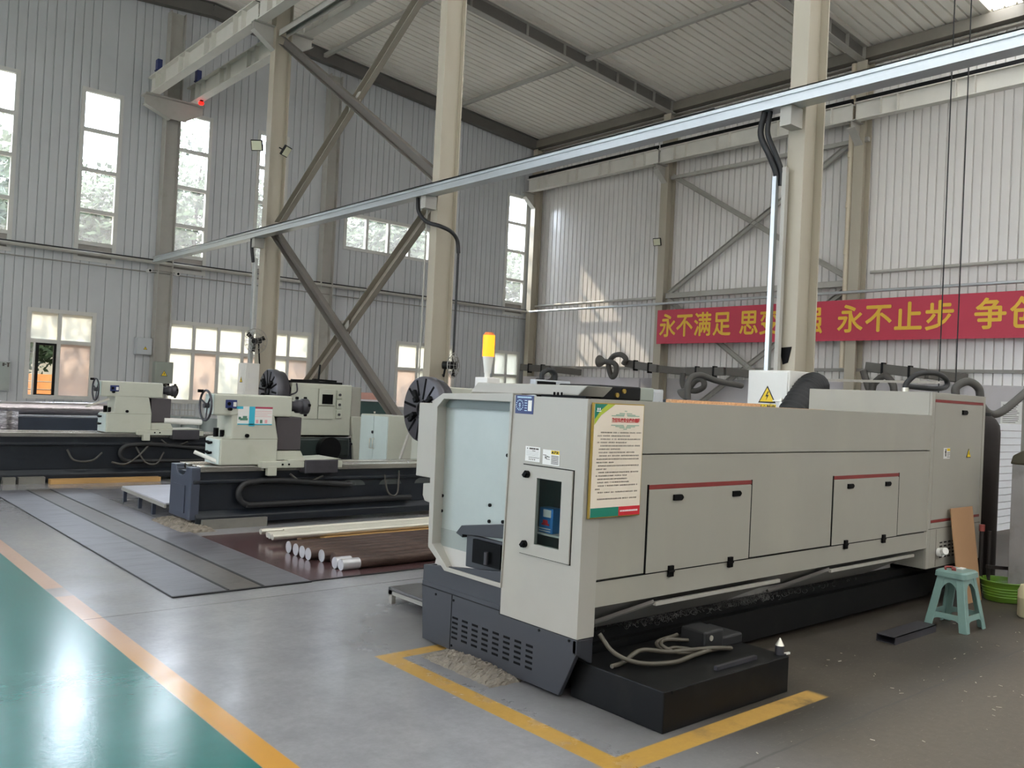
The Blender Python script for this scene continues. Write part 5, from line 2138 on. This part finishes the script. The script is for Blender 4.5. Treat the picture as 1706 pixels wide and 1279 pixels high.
tag(mb.build('timber', WOOD), 'timber bearer lying along the foot of the far left lathe', 'timber')

# ---------------------------------------------------------------- floor mats, bars, platform by the middle lathe
t = thing('floor_mat', 'long grey floor mat with a brown belt down its middle', 'mat', (2.99, 10.1, 0))
for x0, x1, m_, z in ((2.41, 2.845, MATRUB, .012), (2.845, 3.14, MATBELT, .010), (3.14, 3.56, MATRUB, .013)):
    mb = MB()
    mb.box(x0, x1, 6.58, 13.5, 0.001, z)
    mb.build('strip', m_, t, bev=.004)
mb = MB()
for x in (2.845, 3.14):
    mb.box(x - .012, x + .012, 6.585, 13.5, .010, .0145)
mb.box(2.405, 2.425, 6.575, 13.5, .001, .010)
mb.box(2.41, 3.56, 6.56, 6.585, .001, .011)
mb.build('seam', BLACKR, t)
t = thing('floor_mat', 'smooth purple brown floor mat under the steel bars', 'mat', (5.0, 7.7, 0))
mb = MB()
mb.box(3.50, 6.4, 6.60, 9.02, .001, .009)
mb.build('sheet', MATPUR, t, bev=.003)
mb = MB()
mb.box(3.5, 6.4, 6.585, 6.602, .001, .008)
mb.build('edge', BLACKR, t)
mb = MB()
mb.box(3.57, 4.7, 12.25, 13.35, .001, .008)
tag(mb.build('floor_mat', MATRUB), 'small thin grey mat in front of the far left lathe', 'mat')

t = thing('foot_platform', 'white topped low steel platform at the end of the middle lathe', 'platform', (4.1, 11.2, 0))
mb = MB()
mb.prism([(3.60, 10.2), (3.66, 12.0), (5.2, 12.0), (5.2, 10.2)], 'z', .19, .205)
mb.build('top', PM('aluminium_plate', '#bcbcc4', .38, .5, .1, 4), t)
mb = MB()
mb.bar((3.60, 10.2, .17), (3.66, 12.0, .17), .02, .04)
mb.box(3.66, 5.2, 11.98, 12.0, .15, .19)
mb.build('edge', STEELD, t)
for x, y in ((3.665, 11.95), (3.65, 11.3), (3.635, 10.75), (5.15, 11.95), (5.15, 10.3)):
    mb = MB()
    mb.box(x, x + .04, y - .02, y + .02, 0, .19)
    mb.build('leg', LDARK, t)

# bars lying on timber
for y, x0, x1, lab in ((8.2, 4.05, 6.3, 'light timber board between the thin bright bars and the thick brown bars'), (8.62, 4.5, 6.4, 'timber bearer under the thin bright bars')):
    mb = MB()
    mb.box(x0 + (.5 if y < 8.5 else 0), x1, y - .05, y + .05, .009, .062)
    tag(mb.build('timber', WOOD), lab, 'timber')
thin = [(8.56, 4.02), (8.44, 4.22), (8.36, 4.00), (8.28, 3.985), (8.20, 3.98)]
for i, (y, x) in enumerate(thin):
    mb = MB()
    mb.cyl((x, y, .095), (6.6, y + .05, .095), .030, n=18)
    tag(mb.build('steel_bar', STEELB), 'thin bright steel bar on timber, %s of five' % ('farthest from the viewer', 'second farthest', 'middle one', 'second nearest', 'nearest the brown bars')[i], 'steel bar', 'thin bright steel bars')
thick = [(7.78, 3.95, 0), (7.63, 3.95, 0), (7.50, 3.95, 0), (7.38, 3.95, 0), (7.25, 4.02, 0), (7.08, 4.05, 0), (6.93, 3.98, .16), (6.83, 3.985, .18)]
LT = ['farthest of the thick brown bars, its cut end bright', 'second farthest thick brown bar', 'third farthest thick brown bar', 'fourth farthest thick brown bar', 'thick brown bar standing a little proud in the middle of the row',
      'thick brown bar with a dull end, third nearest', 'thick brown bar with a long polished tip, second nearest', 'nearest thick brown bar with a long polished tip']
for (y, x, tip), lab in zip(thick, LT):
    t = thing('steel_bar', lab, 'steel bar', (5.2, y, .009), 'thick brown steel bars')
    mb = MB()
    r_ = .058 if tip == 0 else .052
    mb.cyl((x + max(tip, .004), y, r_ + .009), (6.6, y + .04, r_ + .009), r_, n=22)
    mb.build('shaft', RUSTBAR, t)
    mb = MB()
    mb.cyl((x, y, r_ + .009), (x + max(tip, .004), y, r_ + .009), r_ * .985, n=22)
    mb.build('cut_end', PM('cut_steel', '#c9c9cc', .35, .5, .05, 10) if lab.find('dull') < 0 else RUSTBAR, t)

# ---------------------------------------------------------------- behind the lathes
t = thing('steel_cabinet', 'pale two door steel cabinet standing at the foot of the brace', 'cabinet', (8.25, 12.3, 0))
mb = MB()
mb.box(8.02, 8.52, 12.40, 13.29, 0.0, 1.20)
mb.build('body', LCREAM, t, bev=.006)
for a, b in ((12.41, 12.84), (12.85, 13.28)):
    mb = MB()
    mb.box(8.005, 8.02, a, b, .04, 1.18)
    d_ = mb.build('door', LBLUE, t, bev=.004)
    mb = MB()
    yy = 12.80 if a < 12.6 else 12.89
    mb.tube([(8.0, yy, .62), (7.965, yy, .62), (7.965, yy, .79), (8.0, yy, .79)], .009, 6, False)
    mb.build('handle', STEELB, d_)
mb = MB()
mb.cyl((8.0, 12.86, .9), (7.985, 12.86, .9), .025, n=12)
mb.build('lock', IRON, t)
mb = MB()
mb.bar((8.0, 12.22, .02), (8.48, 12.30, 1.22), .04, .04)
tag(mb.build('steel_angle', STEEL), 'steel angle leaning against the side of the pale cabinet', 'steel angle')
t = thing('tool_chest', 'dark green tool chest on a pale bench behind the brace', 'tool chest', (9.9, 16.3, .95))
mb = MB()
mb.box(9.5, 10.5, 16.0, 16.6, .96, 1.37)
mb.build('case', GREEND, t, bev=.015)
mb = MB()
mb.box(9.48, 10.52, 15.98, 16.62, 1.37, 1.40)
mb.build('lid', PALE, t)
mb = MB()
mb.box(9.95, 9.99, 15.985, 16.0, 1.12, 1.16)
mb.build('lock', STEELB, t)
mb = MB()
mb.box(9.4, 10.7, 15.9, 16.7, 0, .95)
tag(mb.build('workbench', PINK), 'low pinkish bench carrying the dark green tool chest', 'bench')
mb = MB()
mb.box(9.7, 10.55, 16.75, 17.2, 0, 1.55)
tag(mb.build('box', PINK, bev=.01), 'faded pink box behind the dark green tool chest', 'box')

# foil wrapped roll on a dark case at the far left
t = thing('foil_roll', 'long foil wrapped roll at the far left above the lathe bed', 'roll', (3.2, 16.9, .88))
mb = MB()
mb.cyl((-1.0, 16.9, 1.0), (4.9, 16.9, 1.03), .115, n=24)
mb.build('wrap', FOIL, t)
mb = MB()
mb.box(-1.5, 5.0, 16.55, 17.3, 0, .88)
tag(mb.build('dark_case', PM('case_navy', '#2b3340', .45, 0, .1), bev=.01), 'dark blue case under the foil wrapped roll', 'case')
t = thing('foil_sheet', 'crumpled foil hanging over the end of the dark blue case', 'foil', (3.0, 16.5, .5))
mb = MB()
for k in range(5):
    xa = 2.85 + k * .09
    mb._add([(xa, 16.53 - .02 * (k % 2), .45), (xa + .09, 16.53 - .02 * ((k + 1) % 2), .45), (xa + .09, 16.53 - .02 * ((k + 1) % 2), .98), (xa, 16.53 - .02 * (k % 2), .98)], [(0, 1, 2, 3)])
mb.build('sheet', FOIL, t)

# bins and a wire basket between the far lathe and the windows
for i, (x, y, h, lab) in enumerate(((5.52, 15.6, 1.0, 'grey green bin nearest the far left tailstock'), (5.86, 15.6, .98, 'grey bin in the middle of the row behind the far left lathe'), (6.2, 15.6, .96, 'grey bin at the right end of the row behind the far left lathe'))):
    mb = MB()
    mb.lathe([(.001, 0), (.13, 0), (.16, h), (.15, h), (.12, .02), (.001, .02)], (x, y, 0), n=20)
    tag(mb.build('bin', PM('bin_grey', '#7d8583', .5, 0, .1)), lab, 'bin', 'bins behind the far lathe')
t = thing('wire_basket', 'wire basket standing on the grey bins under the window', 'basket', (5.72, 15.6, 1.0))
mb = MB()
for k in range(7):
    x = 5.55 + k * .06
    mb.cyl((x, 15.52, 1.0), (x, 15.52, 1.22), .004, n=5)
    mb.cyl((x, 15.68, 1.0), (x, 15.68, 1.22), .004, n=5)
for z in (1.0, 1.1, 1.22):
    mb.bar((5.55, 15.52, z), (5.91, 15.52, z), .008, .008)
    mb.bar((5.55, 15.68, z), (5.91, 15.68, z), .008, .008)
    mb.bar((5.55, 15.52, z), (5.55, 15.68, z), .008, .008)
    mb.bar((5.91, 15.52, z), (5.91, 15.68, z), .008, .008)
mb.build('wires', STEEL, t)


# ---------------------------------------------------------------- fume extraction along the banner wall
def arm(lab, p0, p1, pts, hood_d, hs=1.):
    """p0-p1: the boxed arm, (y, z) ends in the plane x = 23.3; pts: hose path (y, z), hood at its end"""
    X_ = 23.3
    t = thing('fume_extractor', lab, 'extractor arm', (23.6, (p0[0] + p1[0]) / 2, p0[1]), 'fume extractor arms on the banner wall')
    mb = MB()
    mb.bar((X_, p0[0], p0[1]), (X_, p1[0], p1[1]), .16, .27)
    mb.bar((X_, p1[0], p1[1]), (24.45, p1[0] - .55, p1[1] - .06), .2, .24)
    mb.build('arm_box', FUME, t, bev=.012)
    for k in (.3, .75):
        b = MB()
        y, z = p0[0] + (p1[0] - p0[0]) * k, p0[1] + (p1[1] - p0[1]) * k
        b.box(X_ - .10, X_ + .10, y - .03, y + .03, z - .2, z - .13)
        b.box(X_ - .10, X_ + .10, y - .03, y + .03, z + .13, z + .17)
        b.box(X_ - .10, X_ - .085, y - .03, y + .03, z - .2, z + .17)
        b.build('strap', BLACK, t)
    pts = [(X_ - .16 - .02 * i, y, z) for i, (y, z) in enumerate(pts)]
    h = MB()
    h.tube(pts, .095, 12)
    h.build('hose', HOSEG, t)
    d = Vector((0, hood_d[0], hood_d[1])).normalized()
    h = MB()
    h.lathe([(.09 * hs, -.02), (.11 * hs, .03), (.27 * hs, .36 * hs), (.28 * hs, .39 * hs), (.26 * hs, .37 * hs), (.09 * hs, .05)], Vector(pts[-1]), d, 24)
    h.build('hood', FUME, t)


arm('extractor arm with its hose looped up, nearest the corner', (20.75, 2.98), (19.3, 2.80), [(20.75, 2.95), (20.62, 3.12), (20.85, 3.28), (21.2, 3.22), (21.38, 2.9), (21.2, 2.5), (21.02, 2.55), (20.95, 2.85), (21.15, 3.0), (21.45, 3.02)], (1, .05), .8)
arm('extractor arm with a pigtail hose left of the large electric box', (18.1, 2.72), (16.55, 2.74), [(18.09, 2.66), (18.08, 2.34), (17.92, 2.14), (17.5, 2.08), (17.17, 2.22), (17.2, 2.44), (17.45, 2.42), (17.72, 2.14)], (.75, -.65), .8)
arm('extractor arm with its hose arched over the white side of the cabinet', (11.85, 2.92), (10.2, 2.74), [(11.85, 2.8), (11.6, 2.2), (11.5, 2.45), (11.2, 2.66), (10.97, 2.45), (10.9, 2.1), (10.9, 1.7)], (0, -1), .8)
arm('extractor arm beside the corner window', (26.4, 2.80), (24.7, 2.74), [(24.5, 2.68), (24.3, 2.5), (24.4, 2.3), (24.8, 2.2)], (.9, -.1), .8)
t = thing('fume_hood', 'grey extractor hood with an S shaped hose at the right edge above the grey locker', 'extractor hood', (10.2, 3.9, 1.7))
mb = MB()
mb.tube([(10.15, 4.1, 1.86), (10.15, 4.1, 1.98), (10.25, 4.02, 2.05), (10.38, 3.95, 1.98), (10.42, 3.93, 1.80), (10.55, 3.88, 1.70), (10.75, 3.82, 1.74), (11.3, 3.75, 2.0)], .045, 12)
mb.build('hose', HOSEG, t)
mb = MB()
mb.lathe([(.05, .20), (.07, .17), (.20, .05), (.21, .0), (.19, .02), (.05, .16)], (10.15, 4.1, 1.66), (0, 0, 1), 28)
mb.build('hood', FUME, t)
mb = MB()
mb.bar((11.3, 3.75, 0), (11.3, 3.75, 2.05), .08, .08, (1, 0, 0))
mb.build('post', STEELD, t)
# wide pale duct panels and the hooded table behind the machine
mb = MB()
mb.box(23.5, 23.6, 20.3, 26.5, 0, 2.45)
tag(mb.build('welding_screen', PALE), 'pale screen panel standing along the wall left of the banner', 'screen')
t = thing('hooded_table', 'dark topped table with a hose hood seen left of the large electric box', 'table', (11.5, 8.6, 0))
mb = MB()
mb.box(10.9, 12.3, 8.3, 9.0, 1.62, 1.70)
mb.build('top', PM('slate_top', '#34383f', .35), t, bev=.02)
for x, y in ((10.95, 8.35), (12.25, 8.35), (10.95, 8.95), (12.25, 8.95)):
    mb = MB()
    mb.box(x - .03, x + .03, y - .03, y + .03, 0, 1.62)
    mb.build('leg', STEELD, t)
mb = MB()
mb.tube([(11.15, 8.6, 1.72), (11.15, 8.6, 2.0), (11.4, 8.6, 2.12), (11.9, 8.6, 2.05), (12.6, 8.6, 2.0)], .05)
mb.build('hose', HOSEG, t)

# ---------------------------------------------------------------- outside the windows
mb = MB()
mb.box(-60, 90, WY + .15, 110, -.25, -.05)
struct(mb.build('ground_outside', PM('yard_concrete', '#b5b0a4', .8, 0, .1, 1)))


def tree(x, y, h, r, seed, lab):
    q = random.Random(seed)
    t = thing('tree', lab, 'tree', (x, y, -.05), 'trees outside the windows')
    mb = MB()
    mb.tube([(x, y, -.05), (x + .1, y, h * .3), (x - .1, y + .1, h * .6), (x, y, h * .9)], lambda k: .22 * (1 - k * .8), 8)
    mb.build('trunk', TRUNK, t)
    v, f = [], []
    blobs = [(q.uniform(-1, 1) * r * .75, q.uniform(-1, 1) * r * .6, h * q.uniform(.28, .88), r * q.uniform(.35, .6)) for _ in range(24)]
    mb = MB()
    for k in range(14000):
        bx, by, bz, br = q.choice(blobs)
        d = Vector((q.gauss(0, 1), q.gauss(0, 1), q.gauss(0, 1))).normalized() * br * q.uniform(.55, 1.05)
        c = Vector((x + bx, y + by, bz)) + d
        a = Vector((q.gauss(0, 1), q.gauss(0, 1), q.gauss(0, .6))).normalized()
        b = a.orthogonal().normalized()
        s_ = q.uniform(.12, .26)
        mb._add([c - a * s_, c + b * s_ * .5, c + a * s_, c - b * s_ * .5], [(0, 1, 2, 3)])
    mb.build('foliage', LEAF, t)


for i, (x, y, h, r, lab) in enumerate(((2.5, 36.5, 11.5, 3.6, 'tree outside the leftmost tall window'), (8.6, 37, 11.3, 3.4, 'tree outside the second tall window from the left'),
                                       (14.0, 37.5, 12.2, 3.6, 'tree outside the tall window below the crane beam ends'), (19.6, 36, 10.6, 3.5, 'bushy tree outside the left half of the wide high window'),
                                       (24.8, 36.5, 11.4, 3.4, 'bushy tree outside the right half of the wide high window'), (31.5, 37.5, 11.0, 3.6, 'tree outside the tall window beside the corner'))):
    tree(x, y, h, r, 40 + i, lab)
for o in [q for q in COL.objects if q.name.startswith('tree') and q.parent is None]:
    c = copy_tree(o, (2.6, 5.2, 0), 'tree of the farther row, seen through gaps between the nearer trees')
    c['group'] = 'farther trees outside the windows'
t = thing('building', 'pale building across the yard behind the low windows', 'building', (12, 44, 0))
mb = MB()
mb.box(-14, 50, 47, 52, -.05, 4.6)
mb.build('wall', RENDER, t)
mb = MB()
mb.prism([(46.6, 4.6), (52.4, 4.6), (49.5, 5.6)], 'x', -14.5, 50.5)
mb.build('roof', PM('roof_grey', '#8f8f92', .7), t)
t = thing('building', 'grey eaves of a neighbouring building in the leftmost tall window', 'building', (-2, 33, 0))
mb = MB()
mb.box(-9, 4.6, 30.4, 32.2, 10.4, 10.6)
mb.build('roof', PM('roof_grey', '#8f8f92', .7), t)
mb = MB()
mb.box(-9, 2.6, 30.8, 32.0, -.05, 10.4)
mb.build('wall', RENDER, t)
for k in range(7):
    mb = MB()
    mb.box(5.2, 7.8, 29.2, 30.2, -.05 + k * .24, .16 + k * .24)
    tag(mb.build('lumber', LUMB), 'orange plank pile layer outside the open window, %s' % ('lowest', 'second from the ground', 'third from the ground', 'middle layer', 'third from the top', 'second from the top', 'topmost')[k], 'lumber', 'orange lumber outside')

# swarf and scraps swept about the coarse part of the floor
mb = MB()
q = random.Random(11)
for k in range(70):
    x, y = q.uniform(3.4, 7.5), q.uniform(1.6, 2.5)
    if k < 26:
        x, y = q.uniform(4.8, 7.9), q.uniform(1.5, 3.0)
    a, l_, w_ = q.uniform(0, 6.3), q.uniform(.006, .03), q.uniform(.002, .006)
    d = Vector((math.cos(a), math.sin(a), 0))
    c = Vector((x, y, .003))
    mb.bar(c - d * l_ / 2, c + d * l_ / 2, w_, .003)
tag(mb.build('swarf', PM('swarf_pale', '#b9b2a2', .5, .2, .3)), 'pale metal swarf and scraps scattered on the floor in front of the cream lathe', 'swarf', None, 'stuff')

# dark lug on the column above the large electric box, and two cameras on the window wall column
mb = MB()
mb.prism([(5.51, 2.34), (5.36, 2.35), (5.40, 2.17), (5.46, 2.15)], 'x', 8.785, 8.80)
mb.build('hook_plate', PLASTB, c1)
for x, lab in ((8.67, 'small white security camera left of the window wall column'), (9.51, 'small white security camera right of the window wall column')):
    t = thing('security_camera', lab, 'camera', (x, 27.0, 4.85), 'security cameras on the window wall column')
    mb = MB()
    mb.box(x - .06, x + .06, 26.9, 27.1, 4.83, 4.92)
    mb.build('body', WHITE, t, bev=.01)
    mb = MB()
    mb.cyl((x, 26.88, 4.875), (x, 26.9, 4.875), .035, n=14)
    mb.build('lens', PLASTB, t)
    mb = MB()
    mb.bar((x, 27.05, 4.9), (9.17, 27.05, 4.92), .025, .025)
    mb.build('bracket', STEELD, t)
